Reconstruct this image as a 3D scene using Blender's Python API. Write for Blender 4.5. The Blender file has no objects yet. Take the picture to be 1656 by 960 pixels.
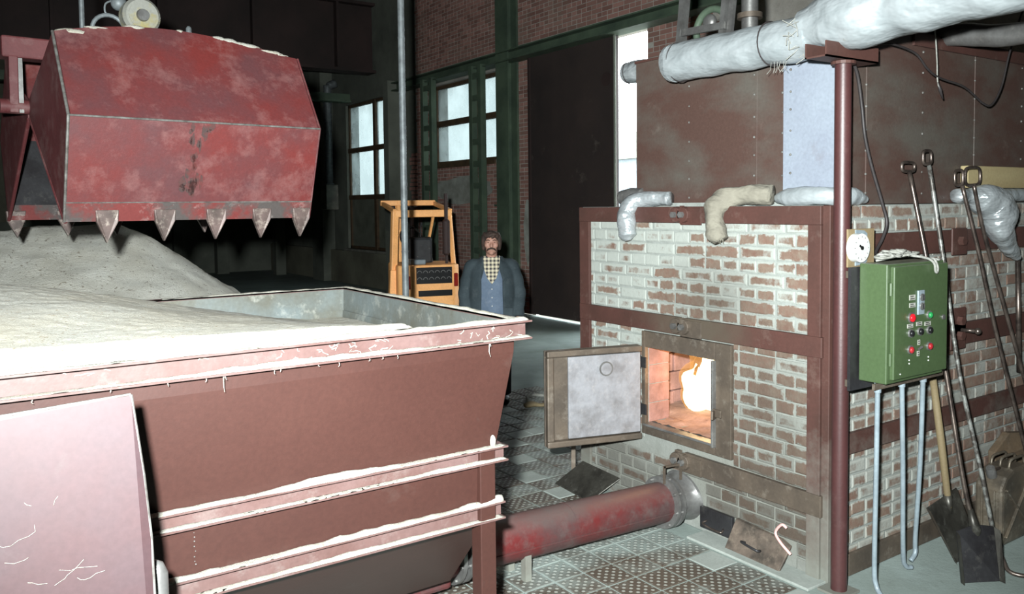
import bpy, bmesh, math, random
from mathutils import Vector, Matrix, noise

rnd = random.Random(11)
SC = bpy.context.scene
COL = SC.collection
PI = math.pi

# ------------------------------------------------------------------ camera
cam_d = bpy.data.cameras.new('camera')
cam = bpy.data.objects.new('camera', cam_d)
COL.objects.link(cam)
_right = Vector((0.826, -0.564, -0.011)).normalized()
_fwd = Vector((0.563, 0.825, -0.050)).normalized()
_up = _right.cross(_fwd).normalized()
_right = _fwd.cross(_up).normalized()
cam.matrix_world = Matrix(((_right.x, _up.x, -_fwd.x, 0.0),
                           (_right.y, _up.y, -_fwd.y, 0.0),
                           (_right.z, _up.z, -_fwd.z, 2.0),
                           (0, 0, 0, 1)))
cam_d.sensor_fit = 'HORIZONTAL'
cam_d.sensor_width = 36.0
cam_d.lens = 36.0 * 1343.5 / 1656.0
cam_d.shift_y = -80.0 / 1656.0
cam_d.clip_start = 0.02
cam_d.clip_end = 200
SC.camera = cam

# ------------------------------------------------------------------ world, flash, exposure
world = bpy.data.worlds.new('daylight')
SC.world = world
world.use_nodes = True
_bg = world.node_tree.nodes['Background']
_bg.inputs[0].default_value = (0.86, 0.95, 1.0, 1)
_bg.inputs[1].default_value = 17.0

fl = bpy.data.lights.new('camera_flash', 'SPOT')
fl.energy = 4300
fl.color = (0.94, 1.0, 1.0)
fl.spot_size = math.radians(104)
fl.spot_blend = 1.0
fl.shadow_soft_size = 0.05
flo = bpy.data.objects.new('camera_flash', fl)
COL.objects.link(flo)
flo.location = Vector((0, 0, 2.0)) - 0.16 * _right + 0.20 * _up - 0.05 * _fwd
flo.rotation_euler = (_fwd + 0.02 * _right + Vector((0, 0, 0.0))).to_track_quat('-Z', 'Y').to_euler()

SC.view_settings.view_transform = 'Standard'
SC.view_settings.look = 'None'
SC.view_settings.exposure = 0.0
SC.view_settings.gamma = 1.0
SC.view_settings.use_curve_mapping = False


# ------------------------------------------------------------------ helpers
def lin(c):
    return tuple(((x / 255.0) / 12.92 if x / 255.0 <= 0.04045 else ((x / 255.0 + 0.055) / 1.055) ** 2.4) for x in c)


class N:
    """small node-graph helper"""
    def __init__(s, name):
        s.m = bpy.data.materials.new(name)
        s.m.use_nodes = True
        s.t = s.m.node_tree
        s.b = s.t.nodes['Principled BSDF']
        s.out = s.t.nodes['Material Output']
        s.pos = s.t.nodes.new('ShaderNodeNewGeometry').outputs['Position']

    def new(s, typ, **kw):
        n = s.t.nodes.new(typ)
        for k, v in kw.items():
            setattr(n, k, v)
        return n

    def link(s, a, b):
        s.t.links.new(a, b)

    def noise(s, scale, detail=4, rough=0.6, vec=None, stretch=None):
        n = s.new('ShaderNodeTexNoise')
        n.inputs['Scale'].default_value = scale
        n.inputs['Detail'].default_value = detail
        n.inputs['Roughness'].default_value = rough
        v = vec or s.pos
        if stretch:
            m = s.new('ShaderNodeMapping')
            m.inputs['Scale'].default_value = stretch
            s.link(v, m.inputs['Vector'])
            v = m.outputs['Vector']
        s.link(v, n.inputs['Vector'])
        return n.outputs['Fac']

    def ramp(s, fac, a, b):
        n = s.new('ShaderNodeMapRange')
        n.inputs['From Min'].default_value = a
        n.inputs['From Max'].default_value = b
        s.link(fac, n.inputs['Value'])
        return n.outputs['Result']

    def mix(s, fac, a, b):
        n = s.new('ShaderNodeMix', data_type='RGBA')
        for i, v in ((0, fac), (6, a), (7, b)):
            if isinstance(v, (int, float)):
                n.inputs[i].default_value = v
            elif isinstance(v, tuple):
                n.inputs[i].default_value = (*v[:3], 1)
            else:
                s.link(v, n.inputs[i])
        return n.outputs[2]

    def math(s, op, a, b=None, c=None):
        n = s.new('ShaderNodeMath', operation=op)
        for i, v in enumerate((a, b, c)):
            if v is None:
                continue
            if isinstance(v, (int, float)):
                n.inputs[i].default_value = v
            else:
                s.link(v, n.inputs[i])
        return n.outputs[0]

    def sep(s, v):
        n = s.new('ShaderNodeSeparateXYZ')
        s.link(v, n.inputs[0])
        return n.outputs

    def dist(s, p, sc=(1, 1, 1)):
        a = s.new('ShaderNodeVectorMath', operation='SUBTRACT')
        s.link(s.pos, a.inputs[0])
        a.inputs[1].default_value = p
        m = s.new('ShaderNodeVectorMath', operation='MULTIPLY')
        s.link(a.outputs[0], m.inputs[0])
        m.inputs[1].default_value = sc
        l = s.new('ShaderNodeVectorMath', operation='LENGTH')
        s.link(m.outputs[0], l.inputs[0])
        return l.outputs['Value']

    def bump(s, h, strength=0.3, d=0.01):
        n = s.new('ShaderNodeBump')
        n.inputs['Strength'].default_value = strength
        n.inputs['Distance'].default_value = d
        s.link(h, n.inputs['Height'])
        s.link(n.outputs['Normal'], s.b.inputs['Normal'])

    def done(s, col, rough=0.6, metal=0.0, spec=None):
        if isinstance(col, tuple):
            s.b.inputs['Base Color'].default_value = (*col[:3], 1)
        else:
            s.link(col, s.b.inputs['Base Color'])
        if isinstance(rough, (int, float)):
            s.b.inputs['Roughness'].default_value = rough
        else:
            s.link(rough, s.b.inputs['Roughness'])
        s.b.inputs['Metallic'].default_value = metal
        if spec is not None:
            s.b.inputs['Specular IOR Level'].default_value = spec
        return s.m


# paint reflectance relative to its sample-card colour
GAIN = {
    'red_brown_paint': (0.152, 0.187, 0.182),
    'worn_rim_paint': (0.28, 0.33, 0.33),
    'flash_paled_pink_steel': (0.1, 0.09, 0.1),
    'furnace_beam_paint': (0.36, 0.48, 0.455),
    'post_paint': (0.29, 0.32, 0.33),
    'bucket_red_paint': (0.285, 0.55, 0.62),
    'bucket_faded_paint': (0.32, 0.42, 0.44),
    'casing_paint': (0.35, 0.5, 0.5),
    'pale_lavender_paint': (0.36, 0.4, 0.4),
    'conveyor_red_paint': (0.24, 0.28, 0.3),
    'green_cabinet_paint': (0.45, 0.32, 0.62),
    'galvanised_pipe': 0.6,
    'scaled_liner_plate': (0.38, 0.43, 0.48),
    'pale_blue_conduit': 0.6,
    'yellow_plank': (0.6, 0.68, 0.75),
    'weathered_wood': (0.5, 0.6, 0.65),
    'forklift_orange': 1.75,
    'dusty_blue_grey_jacket': 0.47,
    'faded_blue_shirt': 0.6,
    'dark_door_sheet': (0.5, 1.0, 0.95),
    'heat_browned_steel': (0.75, 0.85, 0.95),
    'skin': 0.7,
    'label_plate': 0.6,
    'white_enamel': 0.7,
    'white_cord': 0.45,
}


def paint(name, c1, c2=None, scale=3.0, lo=0.35, hi=0.65, rough=0.55, metal=0.0, dust=0.0, dustc=(190, 178, 165),
          bump=0.05, fine=60, spec=0.35, topdust=0.0, stretch=None, soot=(), lowdust=None):
    """painted or bare surface: two tones blended by large noise, specks of dust, fine relief"""
    n = N(name)
    gn = GAIN.get(name, 1.0)
    gn = gn if isinstance(gn, tuple) else (gn, gn, gn)
    c1 = tuple(a * g for a, g in zip(lin(c1), gn))
    c2 = tuple(a * g for a, g in zip(lin(c2), gn)) if c2 else tuple(x * 0.7 for x in c1)
    dl = tuple(a * sum(gn) / 3 for a in lin(dustc))
    f = n.ramp(n.noise(scale, 5, 0.6, stretch=stretch), lo, hi)
    col = n.mix(f, c1, c2)
    fn = n.noise(fine, 3, 0.6)
    col = n.mix(n.ramp(fn, 0.25, 0.75), col, n.mix(0.18, col, (0.0, 0.0, 0.0)))
    if dust > 0:
        dm = n.ramp(n.noise(scale * 2.3, 8, 0.72), 0.62 - 0.25 * dust, 0.85 - 0.15 * dust)
        col = n.mix(n.math('MULTIPLY', dm, min(1.0, dust + 0.25)), col, dl)
    if topdust > 0:
        g = n.new('ShaderNodeNewGeometry')
        z = n.sep(g.outputs['Normal'])[2]
        tm = n.ramp(z, 0.35, 0.9)
        col = n.mix(n.math('MULTIPLY', tm, topdust), col, dl)
    if soot:
        sn = n.noise(4.0, 5, 0.65)
        for (c, sc_, r0, r1, amt, sc_col) in soot:
            d = n.math('ADD', n.dist(c, sc_), n.math('MULTIPLY', n.math('SUBTRACT', sn, 0.5), 0.5))
            col = n.mix(n.math('MULTIPLY', n.ramp(d, r1, r0), amt), col, lin(sc_col))
    if lowdust:
        zz = n.math('ADD', n.sep(n.pos)[2], n.math('MULTIPLY', n.math('SUBTRACT', n.noise(5.0, 6, 0.7), 0.5), 1.0))
        col = n.mix(n.math('MULTIPLY', n.ramp(zz, lowdust[0], 0.0), lowdust[1]), col, lin(lowdust[2]))
    if bump:
        n.bump(fn, bump, 0.01)
    return n.done(col, rough, metal, spec)


class MB:
    """collects geometry; build() links it as ONE mesh object"""
    def __init__(s):
        s.v = []
        s.f = []

    def add(s, vs, fs):
        o = len(s.v)
        s.v += [Vector(p) for p in vs]
        s.f += [[i + o for i in f] for f in fs]
        return s

    def box(s, x0, y0, z0, x1, y1, z1):
        return s.add([(x0, y0, z0), (x1, y0, z0), (x1, y1, z0), (x0, y1, z0), (x0, y0, z1), (x1, y0, z1), (x1, y1, z1), (x0, y1, z1)],
                     [(3, 2, 1, 0), (4, 5, 6, 7), (0, 1, 5, 4), (1, 2, 6, 5), (2, 3, 7, 6), (3, 0, 4, 7)])

    def bar(s, p0, p1, w, h, up=(0, 0, 1)):
        p0, p1 = Vector(p0), Vector(p1)
        d = (p1 - p0).normalized()
        a = d.cross(Vector(up))
        if a.length < 1e-4:
            a = d.cross(Vector((1, 0, 0)))
        a.normalize()
        b = a.cross(d)
        a = a * w / 2
        b = b * h / 2
        vs = [p0 - a - b, p0 + a - b, p0 + a + b, p0 - a + b, p1 - a - b, p1 + a - b, p1 + a + b, p1 - a + b]
        return s.add(vs, [(0, 1, 2, 3), (7, 6, 5, 4), (1, 0, 4, 5), (2, 1, 5, 6), (3, 2, 6, 7), (0, 3, 7, 4)])

    def prism(s, poly, vec):
        vec = Vector(vec)
        n = len(poly)
        vs = [Vector(p) for p in poly] + [Vector(p) + vec for p in poly]
        fs = [list(range(n))[::-1], list(range(n, 2 * n))]
        fs += [(i, (i + 1) % n, n + (i + 1) % n, n + i) for i in range(n)]
        return s.add(vs, fs)

    def tube(s, pts, r, n=10, cap=True, closed=False, disp=None, flat=1.0):
        pts = [Vector(p) for p in pts]
        m = len(pts)
        rs = r if isinstance(r, (list, tuple)) else [r] * m
        vs = []
        pa = None
        for i, p in enumerate(pts):
            if closed:
                d = pts[(i + 1) % m] - pts[i - 1]
            else:
                d = pts[min(i + 1, m - 1)] - pts[max(i - 1, 0)]
            d.normalize()
            if pa is None:
                a = d.cross(Vector((0, 0, 1)))
                if a.length < 0.05:
                    a = d.cross(Vector((1, 0, 0)))
            else:
                a = pa - d * pa.dot(d)
            a.normalize()
            pa = a
            b = d.cross(a)
            for k in range(n):
                t = 2 * PI * k / n
                q = p + (a * math.cos(t) + b * math.sin(t) * flat) * rs[i]
                if disp:
                    q = q + (q - p).normalized() * disp(q)
                vs.append(q)
        fs = []
        for i in range(m if closed else m - 1):
            j = (i + 1) % m
            for k in range(n):
                l = (k + 1) % n
                fs.append((i * n + k, i * n + l, j * n + l, j * n + k))
        if cap and not closed:
            fs.append(tuple(range(n))[::-1])
            fs.append(tuple((m - 1) * n + k for k in range(n)))
        return s.add(vs, fs)

    def cyl(s, p0, p1, r0, r1=None, n=16):
        return s.tube([p0, p1], [r0, r0 if r1 is None else r1], n)

    def ball(s, c, r, n=12, m=8, disp=None):
        r = (r, r, r) if isinstance(r, (int, float)) else r
        c = Vector(c)
        vs = [c + Vector((0, 0, -r[2]))]
        for i in range(1, m):
            t = -PI / 2 + PI * i / m
            for k in range(n):
                a = 2 * PI * k / n
                vs.append(c + Vector((r[0] * math.cos(t) * math.cos(a), r[1] * math.cos(t) * math.sin(a), r[2] * math.sin(t))))
        vs.append(c + Vector((0, 0, r[2])))
        if disp:
            vs = [v + (v - c).normalized() * disp(v) for v in vs]
        fs = [(0, 1 + (k + 1) % n, 1 + k) for k in range(n)]
        for i in range(m - 2):
            for k in range(n):
                a, b = 1 + i * n + k, 1 + i * n + (k + 1) % n
                fs.append((a, b, b + n, a + n))
        t = 1 + (m - 2) * n
        fs += [(t + k, t + (k + 1) % n, len(vs) - 1) for k in range(n)]
        return s.add(vs, fs)

    def grid(s, fn, nu, nv):
        vs = [fn(i / nu, j / nv) for j in range(nv + 1) for i in range(nu + 1)]
        fs = [(j * (nu + 1) + i, j * (nu + 1) + i + 1, (j + 1) * (nu + 1) + i + 1, (j + 1) * (nu + 1) + i)
              for j in range(nv) for i in range(nu)]
        return s.add(vs, fs)

    def build(s, name, mat, parent=None, smooth=False, bevel=0.0, local=False, label=None, cat=None, group=None, kind=None):
        me = bpy.data.meshes.new(name)
        off = Vector((0, 0, 0))
        loc = None
        if parent is not None:
            if not local:
                p = parent
                while p is not None:
                    off += p.location
                    p = p.parent
        else:
            xs = [v.x for v in s.v]
            ys = [v.y for v in s.v]
            loc = Vector(((min(xs) + max(xs)) / 2, (min(ys) + max(ys)) / 2, min(v.z for v in s.v)))
            off = loc
        me.from_pydata([tuple(v - off) for v in s.v], [], s.f)
        me.materials.append(mat)
        bm = bmesh.new()
        bm.from_mesh(me)
        bmesh.ops.recalc_face_normals(bm, faces=bm.faces)
        bm.to_mesh(me)
        bm.free()
        if smooth:
            for p in me.polygons:
                p.use_smooth = True
        o = bpy.data.objects.new(name, me)
        COL.objects.link(o)
        if parent is not None:
            o.parent = parent
        else:
            o.location = loc
        if bevel:
            b = o.modifiers.new('bevel', 'BEVEL')
            b.width = bevel
            b.segments = 2
            b.limit_method = 'ANGLE'
        if smooth == 'edge':
            smooth_edge(o)
        tag(o, label, cat, group, kind)
        return o


def smooth_edge(o, ang=40):
    bm = bmesh.new()
    bm.from_mesh(o.data)
    for e in bm.edges:
        if len(e.link_faces) == 2 and e.calc_face_angle(0) > math.radians(ang):
            e.smooth = False
    bm.to_mesh(o.data)
    bm.free()


def tag(o, label=None, cat=None, group=None, kind=None):
    if label:
        o['label'] = label
    if cat:
        o['category'] = cat
    if group:
        o['group'] = group
    if kind:
        o['kind'] = kind
    return o


def thing(name, label, cat, loc=(0, 0, 0), rz=0.0, group=None):
    o = bpy.data.objects.new(name, None)
    o.empty_display_size = 0.1
    COL.objects.link(o)
    o.location = loc
    o.rotation_euler = (0, 0, rz)
    return tag(o, label, cat, group)


def arc(c, r, a0, a1, n, u=(1, 0, 0), v=(0, 0, 1)):
    c, u, v = Vector(c), Vector(u), Vector(v)
    return [c + u * r * math.cos(a0 + (a1 - a0) * i / n) + v * r * math.sin(a0 + (a1 - a0) * i / n) for i in range(n + 1)]


def smooth_path(pts, k=6):
    """Catmull-Rom through the points"""
    P = [Vector(p) for p in pts]
    P = [P[0] * 2 - P[1]] + P + [P[-1] * 2 - P[-2]]
    out = []
    for i in range(1, len(P) - 2):
        for j in range(k):
            t = j / k
            a, b, c, d = P[i - 1], P[i], P[i + 1], P[i + 2]
            out.append(0.5 * ((2 * b) + (c - a) * t + (2 * a - 5 * b + 4 * c - d) * t * t + (3 * b - a - 3 * c + d) * t ** 3))
    out.append(P[-2])
    return out


def fbm(x, y, z=0.0, o=4, s=1.0):
    return noise.fractal(Vector((x * s, y * s, z * s)), 1.0, 2.0, o)


# ------------------------------------------------------------------ materials
M = {}
M['redbrown'] = paint('red_brown_paint', (146, 84, 74), (133, 74, 65), scale=1.3, dust=0.12, dustc=(180, 160, 150), rough=0.5, bump=0.03)
M['beam'] = paint('furnace_beam_paint', (122, 70, 64), (104, 62, 56), scale=3.0, dust=0.2, dustc=(170, 150, 138), rough=0.6,
                  soot=(((3.765, 3.52, 1.24), (1, 1.0, 1.6), 0.15, 0.55, 0.8, (72, 66, 56)),), lowdust=(0.75, 0.8, (118, 122, 114)))
M['postred'] = paint('post_paint', (126, 74, 72), (110, 64, 62), scale=2.5, dust=0.1, dustc=(170, 140, 135), rough=0.42, spec=0.5)
M['casing'] = paint('casing_paint', (116, 74, 66), (128, 102, 94), scale=1.5, lo=0.42, hi=0.66, dust=0.06, rough=0.55, stretch=(1, 1, 1.8))
M['casing_white'] = paint('pale_lavender_paint', (206, 208, 222), (190, 190, 206), scale=2, dust=0.16, dustc=(140, 112, 104), rough=0.5)
M['bucket'] = paint('bucket_red_paint', (176, 54, 48), (150, 66, 64), scale=2.2, lo=0.36, hi=0.62, dust=0.5, dustc=(176, 128, 124), rough=0.55, bump=0.08)
M['bucket_pink'] = paint('bucket_faded_paint', (160, 74, 74), (140, 62, 62), scale=3, dust=0.5, dustc=(176, 140, 136), rough=0.6)
M['tooth'] = paint('worn_tooth_steel', (104, 88, 84), (76, 66, 62), scale=8, dust=0.4, rough=0.5, metal=0.2)
M['darksteel'] = paint('dark_scraped_steel', (62, 62, 64), (44, 42, 44), scale=5, dust=0.2, dustc=(120, 118, 112), rough=0.45, metal=0.5)
M['wornedge'] = paint('worn_bright_edge', (128, 128, 124), (88, 84, 80), scale=20, rough=0.45, metal=0.4)
M['steel'] = paint('grey_steel', (132, 132, 130), (104, 102, 100), scale=6, dust=0.25, dustc=(180, 178, 170), rough=0.4, metal=0.6)
M['brownsteel'] = paint('heat_browned_steel', (112, 94, 78), (90, 76, 64), scale=5, dust=0.3, dustc=(160, 152, 140), rough=0.5, metal=0.3)
M['rod'] = paint('polished_iron_rod', (120, 108, 100), (70, 62, 58), scale=14, rough=0.32, metal=0.75, fine=120)
M['rodpaint'] = paint('rod_flaking_paint', (132, 134, 130), (74, 70, 66), scale=22, lo=0.42, hi=0.55, rough=0.45, metal=0.4)
M['galv'] = paint('galvanised_pipe', (150, 158, 160), (116, 122, 124), scale=12, dust=0.1, rough=0.5, metal=0.2)
M['hopper_in'] = paint('hopper_inner_steel', (100, 108, 108), (84, 82, 72), scale=3, dust=0.35, dustc=(190, 190, 180), rough=0.5, metal=0.3)
M['pink'] = paint('flash_paled_pink_steel', (192, 140, 134), (180, 150, 150), scale=1.8, dust=0.25, dustc=(224, 214, 208), rough=0.55, bump=0.0)  # faded paint, with the flash's overexposure put into its pale pink base
M['conduit'] = paint('pale_blue_conduit', (172, 188, 196), (150, 164, 172), scale=8, dust=0.15, rough=0.4, metal=0.1)
M['green'] = paint('green_cabinet_paint', (98, 142, 70), (92, 134, 66), scale=2, rough=0.35, spec=0.5, bump=0.02, topdust=0.5, dustc=(170, 176, 160))
M['khaki'] = paint('khaki_board', (128, 112, 84), (118, 102, 76), scale=5, rough=0.6)
M['white'] = paint('white_enamel', (232, 234, 230), (220, 222, 218), scale=5, rough=0.3)
M['black'] = paint('black_plastic', (24, 24, 26), (16, 16, 16), scale=5, rough=0.35)
M['redlamp'] = paint('red_lamp_plastic', (225, 30, 40), (200, 20, 30), scale=5, rough=0.2)
M['redbtn'] = paint('dull_red_button', (150, 40, 44), (130, 30, 34), scale=5, rough=0.25)
M['greenlamp'] = paint('green_lamp_plastic', (40, 130, 70), (30, 110, 60), scale=5, rough=0.2)
M['cable'] = paint('black_cable', (52, 48, 48), (40, 36, 36), scale=9, rough=0.5)
M['rope'] = paint('white_cord', (206, 206, 198), (170, 170, 160), scale=30, rough=0.8)
M['wood'] = paint('weathered_wood', (166, 136, 98), (140, 112, 80), scale=4, rough=0.7, stretch=(1, 1, 0.15), fine=90)
M['plank'] = paint('yellow_plank', (196, 170, 122), (180, 152, 106), scale=3, rough=0.7, dust=0.1, stretch=(0.2, 1, 2))
M['shovel'] = paint('shovel_steel', (78, 76, 70), (52, 50, 46), scale=7, dust=0.3, dustc=(140, 140, 132), rough=0.4, metal=0.5)
M['can'] = paint('jerrycan_worn', (108, 98, 84), (82, 76, 68), scale=6, dust=0.35, dustc=(160, 156, 144), rough=0.4, metal=0.4)
M['darkwood'] = paint('dark_door_sheet', (90, 54, 52), (72, 44, 44), scale=0.8, rough=0.7, dust=0.05)
M['greensteel'] = paint('dark_green_steel', (84, 100, 82), (64, 78, 66), scale=2, dust=0.1, dustc=(90, 96, 88), rough=0.6)
M['girder'] = paint('dark_girder', (60, 46, 44), (44, 36, 34), scale=1, rough=0.7)
M['greywall'] = paint('grey_plaster', (112, 116, 106), (86, 90, 82), scale=0.9, dust=0.2, dustc=(140, 140, 128), rough=0.9)
M['darkwall'] = paint('dark_plaster', (124, 124, 108), (92, 90, 78), scale=0.7, dust=0.2, dustc=(100, 96, 80), rough=0.9)
M['ceil'] = paint('sooty_roof', (76, 66, 62), (58, 52, 50), scale=0.6, rough=0.9)
M['winframe'] = paint('brown_window_frame', (88, 70, 50), (66, 52, 38), scale=6, rough=0.7)
M['concrete'] = paint('concrete_rail', (130, 130, 120), (100, 100, 92), scale=3, rough=0.85, dust=0.3)
M['orange'] = paint('forklift_orange', (208, 152, 96), (190, 136, 84), scale=3, dust=0.15, dustc=(200, 170, 130), rough=0.45)
M['rubber'] = paint('tyre_rubber', (34, 34, 34), (24, 24, 24), scale=9, rough=0.8)
M['seat'] = paint('black_vinyl', (40, 42, 44), (28, 28, 30), scale=9, rough=0.5, dust=0.1)
M['tail'] = paint('tail_lamp', (150, 40, 30), (120, 30, 24), scale=9, rough=0.25)
M['fluff'] = None


def _glass():
    n = N('dirty_window_glass')
    tr = n.new('ShaderNodeBsdfTransparent')
    tr.inputs[0].default_value = (0.238, 0.256, 0.253, 1)
    df = n.new('ShaderNodeBsdfTranslucent')
    df.inputs[0].default_value = (0.25, 0.28, 0.28, 1)
    mx = n.new('ShaderNodeMixShader')
    d = n.ramp(n.noise(1.3, 4), 0.35, 0.75)
    n.link(n.math('MULTIPLY_ADD', d, 0.35, 0.1), mx.inputs[0])
    n.link(tr.outputs[0], mx.inputs[1])
    n.link(df.outputs[0], mx.inputs[2])
    n.link(mx.outputs[0], n.out.inputs[0])
    return n.m


M['glass'] = _glass()
M['darkpane'] = paint('dark_dirty_pane', (116, 120, 108), (96, 98, 88), scale=3, rough=0.35, dust=0.1, dustc=(80, 78, 70))


def _sawdust(name, c1, c2, bumpd=0.007, bs=95):
    n = N(name)
    f = n.ramp(n.noise(140, 3, 0.7), 0.3, 0.7)
    col = n.mix(f, lin(c1), lin(c2))
    big = n.ramp(n.noise(2.2, 4, 0.6), 0.4, 0.7)
    col = n.mix(n.math('MULTIPLY', big, 0.35), col, lin((176, 164, 138)))
    sp = n.ramp(n.noise(bs * 0.8, 2, 0.5), 0.63, 0.70)
    col = n.mix(n.math('MULTIPLY', sp, 0.6), col, lin((120, 104, 80)))
    h = n.math('ADD', n.noise(bs, 5, 0.8), n.math('MULTIPLY', n.noise(bs * 2.7, 2), 0.6))
    n.bump(h, 0.9, bumpd)
    return n.done(col, 0.95, 0, 0.1)


M['sawdust'] = _sawdust('sawdust', (172, 171, 164), (150, 148, 138))
M['sawheap'] = _sawdust('sawdust_heap', (246, 245, 236), (216, 214, 202), 0.020, 42)  # same sawdust, coloured paler to offset the weaker light on the heap


def _foil(name, c1, c2, rough, metal, wr=0.6):
    n = N(name)
    f = n.ramp(n.noise(7, 4, 0.6), 0.3, 0.7)
    col = n.mix(f, lin(c1), lin(c2))
    sp = n.ramp(n.noise(16, 6, 0.7), 0.66, 0.74)
    col = n.mix(n.math('MULTIPLY', sp, 0.5), col, lin((120, 116, 104)))
    h = n.noise(9, 3, 0.5, stretch=(1, 0.6, 1.2))
    n.bump(h, wr, 0.05)
    return n.done(col, rough, metal, 0.5)


M['foil'] = _foil('silver_glass_cloth', (158, 164, 166), (140, 147, 149), 0.42, 0.35, 0.5)
M['foilshiny'] = _foil('crinkled_foil', (184, 190, 192), (160, 166, 168), 0.3, 0.6, 0.8)
M['wool'] = _foil('mineral_wool', (118, 114, 102), (94, 90, 80), 0.9, 0.0, 0.9)


def _brick(name, front=True, objrand=True):
    """red brick with lime wash rubbed over it and soot of its own shape around the stoke hole"""
    n = N(name)
    if objrand:
        r = n.new('ShaderNodeObjectInfo').outputs['Random']
    else:
        a = n.new('ShaderNodeAttribute', attribute_name='tint')
        r = a.outputs['Fac']
    red = n.mix(r, lin((110, 84, 73)), lin((76, 54, 46)))
    red = n.mix(n.ramp(n.noise(30, 4), 0.3, 0.7), red, lin((104, 88, 77)))
    red = n.mix(n.math('MULTIPLY', n.ramp(n.noise(13, 6, 0.75), 0.42, 0.72), 0.55), red, lin((122, 116, 104)))
    # lime wash
    wsh = n.noise(4.2, 3, 0.6)
    fine = n.noise(16, 5, 0.7)
    w = n.math('ADD', n.math('MULTIPLY', wsh, 0.75), n.math('MULTIPLY', fine, 0.75))
    w = n.math('ADD', w, n.math('MULTIPLY', n.math('SUBTRACT', r, 0.5), 0.55))
    if objrand:
        gc = n.sep(n.new('ShaderNodeTexCoord').outputs['Generated'])
        ey = n.math('SUBTRACT', 0.5, n.math('ABSOLUTE', n.math('SUBTRACT', gc[1], 0.5)))
        ez = n.math('SUBTRACT', 0.5, n.math('ABSOLUTE', n.math('SUBTRACT', gc[2], 0.5)))
        ed = n.math('MINIMUM', n.math('MULTIPLY', ey, 2.2), ez)
        w = n.math('ADD', w, n.math('MULTIPLY', n.ramp(ed, 0.30, 0.0), n.math('MULTIPLY_ADD', n.noise(8.0, 4, 0.7), 2.0, -0.42)))
        w = n.math('SUBTRACT', w, 0.10)
    if front:
        dd = n.dist((3.765, 3.25, 1.0), (0, 0.9, 0.95))
        w = n.math('ADD', w, n.math('MULTIPLY', n.math('SUBTRACT', dd, 0.66), 0.46))
        wm = n.ramp(w, 0.68, 0.92)
    else:
        wm = n.math('MULTIPLY', n.ramp(w, 0.70, 1.0), 0.8)
    col = n.mix(wm, red, lin((142, 146, 140)))
    if front:
        sn = n.noise(3.0, 5, 0.65)
        s1 = n.dist((3.765, 3.42, 1.42), (0, 1.3, 2.0))
        m1 = n.math('MULTIPLY', n.ramp(n.math('ADD', s1, n.math('MULTIPLY', sn, 0.5)), 0.95, 0.35), 0.62)
        s2 = n.dist((3.765, 3.05, 0.30), (0, 0.8, 1.9))
        m2 = n.math('MULTIPLY', n.ramp(n.math('ADD', s2, n.math('MULTIPLY', sn, 0.5)), 1.15, 0.55), 0.82)
        s3 = n.dist((3.765, 4.2, 0.2), (0, 0.8, 1.6))
        m3 = n.math('MULTIPLY', n.ramp(n.math('ADD', s3, n.math('MULTIPLY', sn, 0.5)), 0.95, 0.45), 0.72)
        s4 = n.dist((3.765, 2.98, 0.75), (0, 1.1, 1.0))
        m4 = n.math('MULTIPLY', n.ramp(n.math('ADD', s4, n.math('MULTIPLY', sn, 0.6)), 1.0, 0.45), 0.6)
        soot = n.math('MAXIMUM', n.math('MAXIMUM', m1, m2), n.math('MAXIMUM', m3, m4))
        col = n.mix(soot, col, lin((62, 56, 49)))
    else:
        zz = n.sep(n.pos)[2]
        g = n.math('MULTIPLY', n.ramp(n.math('ADD', zz, n.math('MULTIPLY', wsh, 0.5)), 0.55, 0.1), 0.35)
        col = n.mix(g, col, lin((150, 140, 124)))
    n.bump(n.noise(38, 6, 0.7), 0.5, 0.008)
    return n.done(col, 0.9, 0, 0.2)


M['brick_front'] = _brick('limewashed_brick_front', True)
M['brick_side'] = _brick('limewashed_brick_side', False)
M['brick_side_stuff'] = _brick('limewashed_brick_joined', False, False)


def _mortar(name, front=True):
    n = N(name)
    col = n.mix(n.ramp(n.noise(12, 5, 0.7), 0.3, 0.7), lin((138, 142, 138)), lin((116, 120, 115)))
    if front:
        sn = n.noise(3.0, 5, 0.65)
        s2 = n.dist((3.765, 3.05, 0.30), (0, 0.8, 1.9))
        m2 = n.math('MULTIPLY', n.ramp(n.math('ADD', s2, n.math('MULTIPLY', sn, 0.5)), 1.15, 0.55), 0.62)
        s3 = n.dist((3.765, 4.2, 0.2), (0, 0.8, 1.6))
        m3 = n.math('MULTIPLY', n.ramp(n.math('ADD', s3, n.math('MULTIPLY', sn, 0.5)), 0.95, 0.45), 0.6)
        s1 = n.dist((3.765, 3.42, 1.42), (0, 1.3, 2.0))
        m1 = n.math('MULTIPLY', n.ramp(n.math('ADD', s1, n.math('MULTIPLY', sn, 0.5)), 0.95, 0.35), 0.45)
        s4 = n.dist((3.765, 2.98, 0.75), (0, 1.1, 1.0))
        m4 = n.math('MULTIPLY', n.ramp(n.math('ADD', s4, n.math('MULTIPLY', sn, 0.6)), 1.0, 0.45), 0.4)
        m2 = n.math('MAXIMUM', m2, n.math('MAXIMUM', m1, m4))
        col = n.mix(n.math('MAXIMUM', m2, m3), col, lin((104, 102, 93)))
    n.bump(n.noise(60, 5, 0.7), 0.5, 0.006)
    return n.done(col, 0.95, 0, 0.1)


M['mortar_front'] = _mortar('mortar_front', True)
M['mortar_side'] = _mortar('mortar_side', False)


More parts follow.
